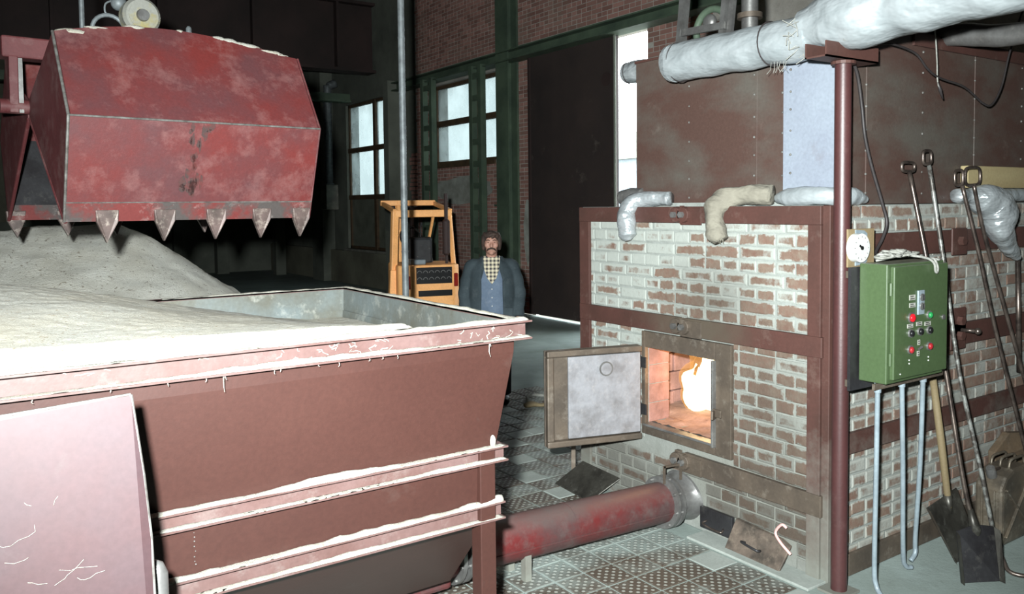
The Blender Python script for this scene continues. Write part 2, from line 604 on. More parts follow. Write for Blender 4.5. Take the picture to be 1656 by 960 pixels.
def _wallbrick():
    n = N('hall_wall_brick')
    a = n.new('ShaderNodeAttribute', attribute_name='tint')
    r = a.outputs['Fac']
    col = n.mix(r, lin((160, 122, 112)), lin((124, 92, 84)))
    col = n.mix(n.math('MULTIPLY', n.ramp(n.noise(1.1, 5, 0.7), 0.5, 0.75), 0.6), col, lin((122, 112, 100)))
    n.bump(n.noise(30, 4), 0.4, 0.008)
    return n.done(col, 0.9, 0, 0.15)


M['wallbrick'] = _wallbrick()
M['wallmortar'] = paint('hall_wall_mortar', (180, 176, 168), (150, 146, 138), scale=2, rough=0.95)


def _floor():
    n = N('dusty_concrete')
    f = n.ramp(n.noise(0.9, 6, 0.65), 0.35, 0.65)
    col = n.mix(f, lin((142, 154, 150)), lin((122, 132, 126)))
    far = n.sep(n.pos)[1]
    col = n.mix(n.math('MULTIPLY', n.ramp(n.noise(3.2, 6, 0.7), 0.5, 0.7), 0.4), col, lin((104, 110, 104)))
    n.bump(n.noise(40, 6, 0.7), 0.3, 0.01)
    return n.done(col, 0.9, 0, 0.15)


M['floor'] = _floor()


def _tile(name, own):
    n = N(name)
    p = n.sep(n.new('ShaderNodeTexCoord').outputs['Generated'] if own else n.pos)
    # diagonal stud lattice
    q = 5.0 if own else 1.0 / 0.0395
    u = n.math('MULTIPLY', n.math('ADD', p[0], p[1]), q * 0.7071)
    v = n.math('MULTIPLY', n.math('SUBTRACT', p[0], p[1]), q * 0.7071)
    fu = n.math('SUBTRACT', n.math('FRACT', n.math('ADD', u, 500.0)), 0.5)
    fv = n.math('SUBTRACT', n.math('FRACT', n.math('ADD', v, 500.0)), 0.5)
    d = n.math('SQRT', n.math('ADD', n.math('MULTIPLY', fu, fu), n.math('MULTIPLY', fv, fv)))
    stud = n.ramp(d, 0.33, 0.22)
    if own:
        for c_ in (p[0], p[1]):
            stud = n.math('MULTIPLY', stud, n.ramp(n.math('ABSOLUTE', n.math('SUBTRACT', c_, 0.5)), 0.47, 0.455))
    rr = n.new('ShaderNodeObjectInfo').outputs['Random']
    big = n.noise(1.5, 6, 0.68)
    df = n.dist((3.6, 3.4, 0), (1.6, 0.55, 0))
    du = n.math('ADD', big, n.math('MULTIPLY', n.math('SUBTRACT', rr, 0.5), 0.10))
    dust = n.ramp(du, 0.46, 0.64)
    base = n.mix(n.noise(22, 4), lin((66, 58, 51)), lin((88, 80, 71)))
    base = n.mix(n.math('MULTIPLY', dust, 0.85), base, lin((136, 146, 141)))
    studc = n.mix(0.6, lin((150, 150, 142)), base)
    col = n.mix(stud, base, n.mix(0.6, base, lin((172, 176, 168))))
    n.bump(stud, 0.6, 0.006)
    return n.done(col, 0.6, 0.1, 0.3)


M['tile'] = _tile('studded_iron_tile', True)
M['tile_far'] = _tile('studded_iron_tile_far', False)
M['dusttile'] = paint('dust_covered_tile', (152, 158, 152), (140, 146, 140), scale=6, rough=0.9)


def _firebrick():
    n = N('pink_firebrick')  # two pinkish firebrick tones mixed by noise
    col = n.mix(n.ramp(n.noise(9, 5, 0.6), 0.3, 0.7), lin((150, 116, 108)), lin((116, 88, 80)))
    n.bump(n.noise(30, 5), 0.5, 0.01)
    return n.done(col, 0.9, 0, 0.1)


M['firebrick'] = _firebrick()
M['ash'] = paint('pink_ash', (150, 126, 116), (120, 98, 90), scale=8, rough=0.95, fine=40, bump=0.4)


def emit(name, c, s, alpha=1.0):
    n = N(name)
    e = n.new('ShaderNodeEmission')
    e.inputs[0].default_value = (*c, 1)
    e.inputs[1].default_value = s
    if alpha < 1:
        t = n.new('ShaderNodeBsdfTransparent')
        mx = n.new('ShaderNodeMixShader')
        mx.inputs[0].default_value = alpha
        n.link(t.outputs[0], mx.inputs[1])
        n.link(e.outputs[0], mx.inputs[2])
        n.link(mx.outputs[0], n.out.inputs[0])
    else:
        n.link(e.outputs[0], n.out.inputs[0])
    return n.m


M['flame'] = emit('flame_core', (1.0, 0.80, 0.45), 4.0)
M['flame_out'] = emit('flame_edge', (1.0, 0.45, 0.12), 1.2, 0.28)


def project(p):
    q = Vector(p) - Vector((0, 0, 2.0))
    d = q.dot(_fwd)
    if d < 0.1:
        return (-9999, -9999, d)
    return (828 + 1343.5 * q.dot(_right) / d, 400 - 1343.5 * q.dot(_up) / d, d)


# ================================================================== THE SETTING
XW = 8.861                      # inner face of the long window wall
floor = MB().box(-12, -6, -0.3, XW, 27, -0.004).build('floor', M['floor'], kind='structure')


def tile_mesh(w, h):
    m = MB()
    e = 0.003
    a, b = w / 2, h / 2
    m.add([(-a, -b, -0.02), (a, -b, -0.02), (a, b, -0.02), (-a, b, -0.02), (-a, -b, -e), (a, -b, -e), (a, b, -e), (-a, b, -e),
           (-a + e, -b + e, 0), (a - e, -b + e, 0), (a - e, b - e, 0), (-a + e, b - e, 0)],
          [(0, 1, 5, 4), (1, 2, 6, 5), (2, 3, 7, 6), (3, 0, 4, 7), (4, 5, 9, 8), (5, 6, 10, 9), (6, 7, 11, 10), (7, 4, 8, 11), (8, 9, 10, 11)])
    return m


def raw_mesh(mb, name, mat):
    me = bpy.data.meshes.new(name)
    me.from_pydata([tuple(v) for v in mb.v], [], mb.f)
    me.materials.append(mat)
    return me


TP = 0.1975
t_me = raw_mesh(tile_mesh(TP - 0.010, TP - 0.010), 'tile', M['tile'])
t_me2 = raw_mesh(tile_mesh(TP - 0.010, TP - 0.010), 'tile_dusty', M['dusttile'])
cands = []
for i in range(-8, 12):
    for j in range(-4, 24):
        x = 3.005 + (i + 0.5) * TP
        y = 3.255 + (j + 0.5) * TP
        if x > 3.66 and y < 4.66:
            continue
        if y < 2.5 or y > 7.4:
            continue
        px, py, d = project((x, y, 0))
        if px < -60 or px > 1720 or py > 1010:
            continue
        vis = px > 800 or py > 900
        cands.append((0 if vis else 1, d, x, y))
cands.sort()
tb = MB()
for k, (nv, d, x, y) in enumerate(cands):
    jz = rnd.uniform(-0.0015, 0.0015)
    if k < 300 and not nv:
        dusty = (abs(x - 3.5) < 0.1 and abs(y - 3.16) < 0.1) or (x > 3.4 and rnd.random() < 0.12)
        o = bpy.data.objects.new('tile', t_me2 if dusty else t_me)
        COL.objects.link(o)
        o.parent = floor
        o.location = Vector((x, y, jz)) - floor.location
    else:
        t = tile_mesh(TP - 0.010, TP - 0.010)
        tb.add([v + Vector((x, y, jz)) for v in t.v], t.f)
if tb.v:
    tb.build('tile_field', M['tile_far'], floor, kind='stuff')


def wall_boxes(mb, x0, x1, y0, y1, z0, z1, holes):
    ys = sorted(set([y0, y1] + [h[0] for h in holes] + [h[1] for h in holes]))
    for a, b in zip(ys, ys[1:]):
        if b <= y0 or a >= y1:
            continue
        hs = sorted((h[2], h[3]) for h in holes if h[0] < (a + b) / 2 < h[1])
        z = z0
        for lo, hi in hs:
            if lo > z:
                mb.box(x0, a, z, x1, b, lo)
            z = max(z, hi)
        if z < z1:
            mb.box(x0, a, z, x1, b, z1)


DOOR = (9.30, 12.22, 0.0, 4.735)
WIN2 = (13.42, 16.05, 2.90, 4.60)
WIN1 = (17.85, 20.82, 0.92, 4.70)
wm = MB()
wall_boxes(wm, XW, XW + 0.42, -6, 16.75, 0, 8.6, [DOOR, WIN2])
wall_right = wm.build('wall_right', M['wallmortar'], kind='structure')
wm = MB()
wall_boxes(wm, XW + 0.05, XW + 0.42, 16.75, 27, 0, 8.6, [WIN1])
wall_right_far = wm.build('wall_right_far', M['greywall'], kind='structure')


def tinted(mb, name, mat, parent, tints, kind='stuff'):
    o = mb.build(name, mat, parent, kind=kind)
    at = o.data.attributes.new('tint', 'FLOAT', 'FACE')
    at.data.foreach_set('value', tints)
    return o


bm_ = MB()
tints = []
row = 0
z = 0.0
while z < 6.7:
    L = 0.25 if row % 2 == 0 else 0.12
    y = 8.0 - (0.13 if row % 4 >= 2 else 0)
    while y < 16.74:
        y2 = min(y + L, 16.75)
        ok = True
        for h in (DOOR, WIN2):
            if y2 > h[0] - 0.005 and y < h[1] + 0.005 and z + 0.065 > h[2] and z < h[3]:
                ok = False
        if ok and y2 - y > 0.05:
            pr = rnd.uniform(0.006, 0.012)
            jy = 0.005
            bm_.add([(XW, y + jy, z + 0.005), (XW - pr, y + jy, z + 0.005), (XW - pr, y2 - jy, z + 0.005), (XW, y2 - jy, z + 0.005),
                     (XW, y + jy, z + 0.067), (XW - pr, y + jy, z + 0.067), (XW - pr, y2 - jy, z + 0.067), (XW, y2 - jy, z + 0.067)],
                    [(0, 1, 2, 3), (7, 6, 5, 4), (1, 0, 4, 5), (2, 1, 5, 6), (3, 2, 6, 7)])
            tints += [rnd.random()] * 5
        y += L + 0.01
    z += 0.075
    row += 1
# bmesh recalculation keeps face order, so the tint list stays aligned
tinted(bm_, 'brick_courses', M['wallbrick'], wall_right, tints)

# grey render patches on the lower wall between the columns and on the door pier
pm = MB()
for (y0, y1, z0, z1, s) in ((13.6, 15.9, 2.05, 2.62, 3), (12.30, 12.56, 0.9, 2.1, 8)):
    pts = []
    nn = 26
    for k in range(nn):
        a = 2 * PI * k / nn
        rr = 1 + 0.28 * noise.noise(Vector((math.cos(a) * 2 + s, math.sin(a) * 2, s)))
        pts.append((XW - 0.009, (y0 + y1) / 2 + (y1 - y0) / 2 * math.cos(a) * rr, (z0 + z1) / 2 + (z1 - z0) / 2 * math.sin(a) * rr))
    pm.prism(pts, (-0.008, 0, 0))
pm.build('plaster_patch', paint('old_grey_render', (164, 168, 160), (130, 132, 124), scale=3, rough=0.9), wall_right, kind='stuff')
# broken brick edge where the brick wall ends
for k in range(14):
    zz = 1.9 + k * 0.095
    w = 0.12 + 0.16 * abs(noise.noise(Vector((k * 0.9, 3.1, 0))))
    MB().box(XW - 0.06 - rnd.uniform(0, 0.05), 16.72, zz, XW + 0.04, 16.76 + w, zz + 0.075).build('broken_brick', M['wallbrick'], wall_right, bevel=0.008)

MB().box(-12, 27, 0, XW + 0.5, 27.4, 8.6).build('wall_far', M['darkwall'], kind='structure')
MB().box(-12.4, -6, 0, -12, 27.4, 8.6).build('wall_left', M['darkwall'], kind='structure')
MB().box(-12.4, -6.4, 0, XW + 0.5, -6, 8.6).build('wall_back', M['darkwall'], kind='structure')
MB().box(-12.4, -6.4, 8.6, XW + 0.5, 27.4, 8.9).build('ceiling', M['ceil'], kind='structure')


def window(name, y0, y1, z0, z1, ysplit, zsplit, dark_below=None, xf=XW + 0.10):
    fr = MB()
    fw = 0.07
    fr.box(xf, y0, z0, xf + 0.09, y0 + fw, z1).box(xf, y1 - fw, z0, xf + 0.09, y1, z1)
    fr.box(xf, y0, z1 - fw, xf + 0.09, y1, z1).box(xf, y0, z0, xf + 0.09, y1, z0 + fw)
    w = fr.build(name, M['winframe'], kind='structure')
    ysn = [y0] + ysplit + [y1]
    zsn = [z0] + zsplit + [z1]
    for ys_ in ysplit:
        MB().box(xf - 0.02, ys_ - 0.07, z0, xf + 0.08, ys_ + 0.07, z1).build('mullion', M['winframe'], w, bevel=0.008)
    for zs_ in zsplit:
        MB().box(xf - 0.03, y0, zs_ - 0.06, xf + 0.08, y1, zs_ + 0.06).build('transom', M['winframe'], w, bevel=0.008)
    for a, b in zip(ysn, ysn[1:]):
        for c, d in zip(zsn, zsn[1:]):
            dk = dark_below is not None and d <= dark_below + 0.01
            MB().box(xf + 0.04, a, c, xf + 0.048, b, d).build('pane', M['darkpane'] if dk else M['glass'], w)
    return w


w2 = window('window_2', *WIN2, [14.55], [3.78])
MB().box(XW + 0.09, 14.32, 2.9, XW + 0.16, 14.42, 4.57).build('mullion', M['winframe'], w2)
MB().box(XW - 0.05, 13.5, 2.82, XW + 0.2, 15.93, 2.90).build('window_sill', M['winframe'], w2)
w1 = window('window_1', *WIN1, [19.2], [2.27, 3.50], dark_below=2.27, xf=XW + 0.12)
MB().box(XW - 0.05, 17.8, 0.84, XW + 0.2, 20.9, 0.92).build('window_sill', M['concrete'], w1)

# sliding steel gate and the daylight beside it
dr = MB().box(XW - 0.075, 9.92, 0.035, XW - 0.03, 12.30, 4.695).build('door_1', M['darkwood'], kind='structure')
for yy in (9.95, 12.26):
    MB().box(XW - 0.10, yy - 0.03, 0.035, XW - 0.075, yy + 0.03, 4.69).build('door_stile', M['girder'], dr)
MB().cyl((XW - 0.09, 10.15, 4.0), (XW - 0.075, 10.15, 4.0), 0.11, n=20).build('cover_disc', M['girder'], dr)
MB().cyl((XW - 0.13, 9.90, 0.1), (XW - 0.13, 9.90, 4.69), 0.022, n=8).build('edge_tube', M['greywall'], dr)

# outside
MB().box(XW + 0.42, -30, -0.3, 70, 60, -0.02).build('ground_outside', M['concrete'], kind='structure')
ob = thing('outside_shed', 'pale blue and white shed seen through the gate gap', 'building', (22, 20, 0))
MB().box(20, 18, 0, 24, 30, 3.6).build('wall', M['conduit'], ob)
MB().prism([(19.7, 17.7, 3.6), (24.3, 17.7, 3.6), (22, 17.7, 4.8)], (0, 12.6, 0)).build('roof', M['greywall'], ob)
for q in range(3):
    MB().box(19.93, 19 + q * 3.6, 1.0, 20.0, 20.4 + q * 3.6, 2.4).build('window', M['darkpane'], ob)

# runway beam, columns, lattice posts
rb = thing('crane_runway_beam', 'dark green steel runway beam running along the brick wall above window and gate', 'beam', (XW - 0.2, 12, 4.70))
MB().box(XW - 0.32, 4, 4.645, XW - 0.01, 17.35, 4.67).build('lower_flange', M['greensteel'], rb)
MB().box(XW - 0.18, 4, 4.67, XW - 0.15, 17.35, 4.815).build('web', M['greensteel'], rb)
MB().box(XW - 0.32, 4, 4.815, XW - 0.01, 17.35, 4.84).build('upper_flange', M['greensteel'], rb)
cb = thing('steel_column', 'broad dark green steel column between window and gate, standing against brick', 'column', (XW - 0.15, 12.885, 0))
MB().box(XW - 0.26, 12.68, 0, XW - 0.24, 13.09, 8.6).build('flange', M['greensteel'], cb)
MB().box(XW - 0.24, 12.87, 0, XW - 0.01, 12.90, 8.6).build('web', M['greensteel'], cb)
MB().box(XW - 0.06, 12.68, 0, XW - 0.02, 13.09, 8.6).build('flange', M['greensteel'], cb)
MB().box(XW - 0.3, 12.64, 2.0, XW - 0.26, 13.13, 2.03).build('splice_plate', M['greensteel'], cb)


def lattice(y0, y1, zt, label, step=0.42):
    t = thing('lattice_column', label, 'column', (XW - 0.3, (y0 + y1) / 2, 0), group=None)
    for y in (y0, y1):
        MB().box(XW - 0.36, y - 0.055, 0, XW - 0.24, y + 0.055, zt).build('upright', M['greensteel'], t)
    z = 0.3
    while z < zt:
        MB().box(XW - 0.35, y0, z - 0.055, XW - 0.32, y1, z + 0.055).build('batten', M['greensteel'], t)
        z += step
    return t


lattice(13.52, 13.84, 4.7, 'green lattice column with battens standing in front of the window with two by two panes')
lattice(15.45, 15.82, 4.7, 'green lattice column with battens between the two bright windows, beside broken brick edge')

# far bay: crane girder, pipes, columns in the dark
gd = thing('crane_girder', 'dark brown overhead crane girder crossing the hall high above the heap', 'girder', (0, 19.2, 5.3))
MB().box(-11.9, 19.0, 5.35, XW, 19.06, 6.9).build('web', M['girder'], gd)
MB().box(-11.9, 18.8, 5.28, XW, 19.26, 5.35).build('lower_flange', M['girder'], gd)
MB().box(-11.9, 18.8, 6.9, XW, 19.26, 6.97).build('upper_flange', M['girder'], gd)
for k in range(10):
    xx = 7.9 - k * 2.0
    MB().box(xx - 0.03, 18.82, 5.35, xx + 0.03, 19.0, 6.9).build('stiffener', M['girder'], gd)
tb_ = thing('tie_beam', 'thin dark green tie beam under the crane girder, left of the steel pole', 'beam', (3, 20.5, 4.7))
MB().box(-11.9, 20.4, 4.78, XW, 20.6, 4.95).build('web', M['greensteel'], tb_)
MB().box(-11.9, 20.34, 4.74, XW, 20.66, 4.79).build('flange', M['greensteel'], tb_)
dp = thing('downpipe', 'grey steel downpipe with box foot left of the lit four-pane window', 'pipe', (8.7, 21.3, 0))
MB().tube(smooth_path([(8.85, 21.35, 5.35), (8.66, 21.35, 5.25), (8.62, 21.35, 5.0), (8.62, 21.35, 2.5)], 5), 0.11, 12).build('pipe', M['galv'], dp, smooth=True)
MB().box(8.45, 21.15, 1.95, 8.8, 21.55, 2.62).build('box_foot', M['concrete'], dp, bevel=0.02)
MB().cyl((8.62, 21.35, 2.48), (8.62, 21.35, 2.66), 0.14).build('collar', M['galv'], dp)
MB().box(8.55, 21.7, 0, 8.9, 22.5, 8.6).build('trim_1', M['greywall'], kind='structure')
MB().box(8.5, 17.45, 0, 8.9, 17.7, 4.9).build('trim_2', M['greywall'], kind='structure')
MB().box(-12, 26.8, 0, 8.9, 27, 1.7).build('trim_3', M['greywall'], kind='structure')
MB().box(XW - 0.10, 16.9, 0, XW + 0.06, 27, 0.86).build('trim_4', M['darkwall'], kind='structure')
for i, (xx, yy, ww) in enumerate(((6.9, 26.2, 0.35), (5.6, 26.0, 0.25), (8.2, 24.6, 0.3))):
    MB().box(xx, yy, 0, xx + ww, yy + ww, 8.6).build('trim_%d' % (5 + i), M['greywall'], kind='structure')

# tall conduit pole behind the hopper
pt = thing('conduit_pole', 'slender grey steel pole rising from behind the hopper past the forklift', 'pole', (3.196, 6.284, 0))
MB().cyl((3.196, 6.284, 0), (3.196, 6.284, 8.6), 0.029, n=14).build('tube', M['galv'], pt, smooth='edge')
for zz in (1.62, 2.03, 2.55, 2.95, 3.4, 4.0):
    MB().tube([(3.196, 6.284, zz), (3.196, 6.284, zz + 0.012)], 0.031, 14).build('joint_ring', M['galv'], pt)
MB().box(3.1, 6.19, 0, 3.29, 6.38, 0.015).build('foot_plate', M['steel'], pt)

# ================================================================== FURNACE
XF, YC, YL, ZT = 3.765, 2.611, 4.620, 1.985
XE = 6.6                                     # far end of the furnace
OPEN = (3.367, 3.960, 0.570, 1.072)          # stoke hole
FRAME = (3.240, 3.992, 0.500, 1.176)
fur = thing('brick_furnace', 'lime-washed brick furnace bound with brown steel beams, stoke door open on a fire', 'furnace', (XF, (YC + YL) / 2, 0))

fm = MB()
wall_boxes(fm, XF + 0.006, XF + 0.19, YC + 0.006, YL, 0, ZT, [OPEN])
front_wall = fm.build('front_wall', M['mortar_front'], fur)
sm = MB().box(XF + 0.19, YC + 0.006, 0, XE, YC + 0.30, ZT)
sm.box(XF + 0.19, YL - 0.3, 0, XE, YL, ZT).box(XE - 0.3, YC + 0.3, 0, XE, YL - 0.3, ZT)
side_wall = sm.build('side_wall', M['mortar_side'], fur)
MB().box(XF + 0.05, YC + 0.02, ZT - 0.06, XE - 0.02, YL - 0.02, ZT).build('top_slab', M['mortar_side'], fur)


def brick_mesh(seed):
    """unit brick: x is depth (face at x=0 pointing to -x), y and z span -0.5..0.5"""
    r = random.Random(seed)
    e, h = 0.035, 0.11
    j = lambda s: r.uniform(-s, s)
    vs = []
    for (y, z) in ((-0.5, -0.5), (0.5, -0.5), (0.5, 0.5), (-0.5, 0.5)):
        vs.append((0.03, y, z))
    for (y, z) in ((-0.5, -0.5), (0.5, -0.5), (0.5, 0.5), (-0.5, 0.5)):
        vs.append((0.004, y * (1 + j(0.015)), z * (1 + j(0.05))))
    for (y, z) in ((-0.5, -0.5), (0.5, -0.5), (0.5, 0.5), (-0.5, 0.5)):
        vs.append((j(0.0012), y * (1 - 2 * e) + j(0.012), z * (1 - 2 * h) + j(0.03)))
    fs = []
    for k in range(4):
        l = (k + 1) % 4
        fs.append((k, k + 4, l + 4, l))
        fs.append((k + 4, k + 8, l + 8, l + 4))
    fs.append((11, 10, 9, 8))
    m = MB()
    m.add(vs, fs)
    return m


BRF = [raw_mesh(brick_mesh(i), 'brick', M['brick_front']) for i in range(6)]
BRS = [raw_mesh(brick_mesh(i + 20), 'brick', M['brick_side']) for i in range(6)]
HID = [FRAME, (3.485, 3.79, 0.02, 0.31), (3.20, 3.49, 0.03, 0.17), (2.80, 3.225, 0.0, 0.165)]
CO = ZT / 26.0
fb = []
for rI in range(26):
    L = 0.118 if rI % 2 else 0.245
    y = YC + 0.085
    y -= 0.06 if rI % 4 == 0 else 0.0
    while y < YL:
        a, b = max(y, YC + 0.03), min(y + L, YL)
        zc = (rI + 0.5) * CO
        segs = [(a, b)]
        for h in HID:
            if h[2] - 0.02 < zc < h[3] + 0.02:
                ns = []
                for s0, s1 in segs:
                    if s1 <= h[0] or s0 >= h[1]:
                        ns.append((s0, s1))
                    else:
                        if s0 < h[0] - 0.02:
                            ns.append((s0, h[0]))
                        if s1 > h[1] + 0.02:
                            ns.append((h[1], s1))
                segs = ns
        for s0, s1 in segs:
            if s1 - s0 > 0.03:
                fb.append((s0, s1, zc))
        y += L + 0.0105
sb = []
for rI in range(26):
    L = 0.118 if rI % 2 == 0 else 0.245
    x = XF + 0.09 - (0.06 if rI % 4 == 1 else 0)
    while x < 6.2:
        sb.append((x, x + L, (rI + 0.5) * CO))
        x += L + 0.0105


def hidden_beam(z, side):
    for z0, z1 in (((1.885, 1.985), (1.19, 1.30), (0.345, 0.47)) if not side else ((1.70, 1.83), (1.137, 1.267), (0.667, 0.777))):
        if z0 + 0.03 < z < z1 - 0.03:
            return True
    return False


n_ind = 0
for s0, s1, zc in fb:
    if hidden_beam(zc, False):
        continue
    o = bpy.data.objects.new('brick', rnd.choice(BRF))
    COL.objects.link(o)
    o.parent = front_wall
    o.location = Vector((XF - 0.001 + rnd.uniform(-0.0025, 0.0025), (s0 + s1) / 2, zc + rnd.uniform(-0.002, 0.002))) - fur.location
    o.scale = (1, (s1 - s0), CO - 0.0105 + rnd.uniform(-0.002, 0.002))
    o.rotation_euler = (rnd.uniform(-0.012, 0.012), 0, 0)
    n_ind += 1
N_FRONT = n_ind
sbj = MB()
sbt = []
sb.sort(key=lambda t: t[0] + (0.5 if t[2] < 0.2 else 0))
for x0, x1, zc in sb:
    if hidden_beam(zc, True) and x0 > 3.9:
        continue
    px, py, d = project(((x0 + x1) / 2, YC, zc))
    occl = 1385 < px < 1530 and 425 < py < 615
    if n_ind < 320 and not occl and px < 1665:
        o = bpy.data.objects.new('brick', rnd.choice(BRS))
        COL.objects.link(o)
        o.parent = side_wall
        o.location = Vector(((x0 + x1) / 2, YC - 0.001 + rnd.uniform(-0.003, 0.003), zc + rnd.uniform(-0.002, 0.002))) - fur.location
        o.scale = (1, (x1 - x0), CO - 0.0105 + rnd.uniform(-0.002, 0.002))
        o.rotation_euler = (0, rnd.uniform(-0.012, 0.012), PI / 2)
        n_ind += 1
    else:
        b = brick_mesh(int(x0 * 100))
        sbj.add([Vector(((x0 + x1) / 2 - v.y * (x1 - x0), YC + v.x, zc + v.z * (CO - 0.011))) for v in b.v], b.f)
        sbt += [rnd.random()] * len(b.f)
if sbj.v:
    tinted(sbj, 'brick_remainder', M['brick_side_stuff'], side_wall, sbt)

# ---- steel bindings, front
P = 0.032
MB().box(XF - P, YC + 0.03, 1.884, XF, YL, 1.984).build('tie_beam', M['beam'], fur, bevel=0.004)
for (z0, z1) in ((1.19, 1.30), (0.345, 0.462)):
    g = 3.625
    for (a, b) in ((YC + 0.02, g - 0.02), (g + 0.02, YL)):
        if z0 < 0.5 and b > 4:
            b = g + 0.06
        MB().box(XF - P, a, z0, XF - 0.001, b, z1).build('tie_beam', M['beam'] if z0 > 1 else M['brownsteel'], fur, bevel=0.004)
MB().box(XF - 0.024, 4.522, 0, XF - 0.001, YL + 0.006, 1.884).build('corner_column', M['beam'], fur, bevel=0.003)
MB().box(XF - 0.024, YC + 0.035, 0, XF - 0.001, YC + 0.115, 1.884).build('corner_column', M['beam'], fur, bevel=0.003)
MB().box(XF - 0.012, YC - 0.012, 0, XF + 0.085, YC + 0.034, ZT).build('corner_angle', M['beam'], fur, bevel=0.004)
for zc, mt in ((1.935, M['beam']), (1.247, M['brownsteel']), (0.405, M['brownsteel'])):
    pl = MB()
    for s in (-1, 1):
        c = Vector((XF - 0.045, 3.628 + s * 0.032, zc))
        pl.tube([c + Vector((0.02, 0, 0)), c + Vector((-0.012, 0, 0))], [0.052, 0.046], 14)
    pp = pl.build('clamp_plate', mt, fur, bevel=0.004)
    MB().box(XF - 0.06, 3.60, zc - 0.055, XF - 0.03, 3.612, zc + 0.055).build('clamp_web', mt, pp)
    for s in (-1, 1):
        MB().cyl((XF - 0.05, 3.628 + s * 0.032, zc), (XF - 0.078, 3.628 + s * 0.032, zc), 0.02, n=6).build('bolt', M['steel'], pp)
    MB().box(XF - 0.037, 3.46, zc - 0.062, XF - 0.03, 3.63, zc + 0.04).build('cover_plate', mt, pp, bevel=0.002)
# ---- steel bindings, right side
for (z0, z1) in ((1.70, 1.83), (1.137, 1.267), (0.667, 0.777)):
    MB().box(XF + 0.10, YC - 0.032, z0, XE, YC - 0.001, z1).build('tie_beam', M['beam'], fur, bevel=0.004)
MB().box(XF + 0.16, YC - 0.022, 0.0, XE, YC - 0.001, 0.12).build('base_beam', M['brownsteel'], fur, bevel=0.004)
for xx, zc in ((4.97, 1.765), (4.97, 1.20), (4.97, 1.29)):
    pp = MB().box(xx - 0.085, YC - 0.045, zc - 0.085, xx + 0.085, YC - 0.032, zc + 0.075).build('clamp_plate', M['beam'], fur, bevel=0.012)
    MB().cyl((xx, YC - 0.045, zc), (xx, YC - 0.075, zc), 0.028, n=6).build('bolt', M['beam'], pp)
MB().tube([(5.0, YC - 0.04, 1.23), (5.02, YC - 0.12, 1.23)], 0.012, 8).ball((5.02, YC - 0.13, 1.23), 0.02).build('lever_knob', M['rod'], fur, smooth=True)

# ---- stoke hole frame and chamber
fr = MB()
wall_boxes(fr, XF - 0.022, XF + 0.01, FRAME[0], FRAME[1], FRAME[2], FRAME[3], [OPEN])
door_frame = fr.build('door_frame', M['brownsteel'], fur, bevel=0.003)
lp = MB().box(XF - 0.05, OPEN[0] - 0.012, OPEN[2] - 0.02, XF + 0.05, OPEN[0] + 0.004, OPEN[3])
lp.box(XF - 0.045, OPEN[0], OPEN[2] - 0.012, XF + 0.05, OPEN[1], OPEN[2] + 0.004)
lp.build('jamb_lip', M['steel'], door_frame, bevel=0.003)
MB().bar((XF - 0.10, 3.315, 0.76), (XF + 0.02, 3.38, 0.745), 0.012, 0.05).bar((XF - 0.05, 3.29, 0.765), (XF - 0.04, 3.37, 0.765), 0.014, 0.045).build('latch_catch', M['brownsteel'], door_frame, bevel=0.003)
# firebrick lining of the reveal and the chamber behind it, block by block
ch = MB().box(XF + 0.191, 3.05, 0.46, 5.3, 4.30, 0.55).box(XF + 0.191, 3.0, 0.5, 5.3, 3.06, 1.6).box(5.3, 3.0, 0.46, 5.36, 4.32, 1.6)
ch.box(XF + 0.191, 4.27, 0.5, 5.3, 4.318, 1.6).box(XF + 0.191, 3.0, 1.55, 5.3, 4.32, 1.62)
chamber = ch.build('fire_chamber', M['firebrick'], fur)
for k in range(4):
    MB().box(XF + 0.012, OPEN[1] - 0.004, OPEN[2] + 0.002 + k * 0.126, XF + 0.195, OPEN[1] + 0.10, OPEN[2] + 0.124 + k * 0.126).build('firebrick', M['firebrick'], chamber, bevel=0.004)
    MB().box(XF + 0.012, OPEN[0] - 0.10, OPEN[2] + 0.002 + k * 0.126, XF + 0.195, OPEN[0] + 0.004, OPEN[2] + 0.124 + k * 0.126).build('firebrick', M['firebrick'], chamber, bevel=0.004)
for r_ in range(7):
    for c_ in range(5):
        x0 = XF + 0.20 + c_ * 0.255 - (0.12 if r_ % 2 else 0)
        jj = rnd.uniform(-0.008, 0.008)
        MB().box(x0 + 0.004, 4.17 + jj, 0.552 + r_ * 0.135, x0 + 0.25, 4.268, 0.68 + r_ * 0.135).build('firebrick', M['firebrick'], chamber, bevel=0.006)
    for c_ in range(5):
        y0 = 3.06 + c_ * 0.24 - (0.12 if r_ % 2 else 0)
        jj = rnd.uniform(-0.008, 0.008)
        MB().box(5.21 + jj, y0 + 0.004, 0.552 + r_ * 0.135, 5.3, y0 + 0.236, 0.68 + r_ * 0.135).build('firebrick', M['firebrick'], chamber, bevel=0.006)
ashm = MB().grid(lambda u, v: (XF + 0.03 + u * 1.42, 3.372 + v * 0.58 if u < 0.12 else 3.07 + v * 1.14,
                               0.578 + 0.012 * fbm(u * 9, v * 9, 1) + (0.03 * math.sin(u * 3.1) if u > 0.15 else 0)), 40, 30)
ashm.build('ash_bed', M['ash'], chamber, smooth=True)

# ---- fire
fire = thing('fire', 'bright yellow-white flame burning inside the open stoke hole', 'fire', (4.25, 3.95, 0.58))


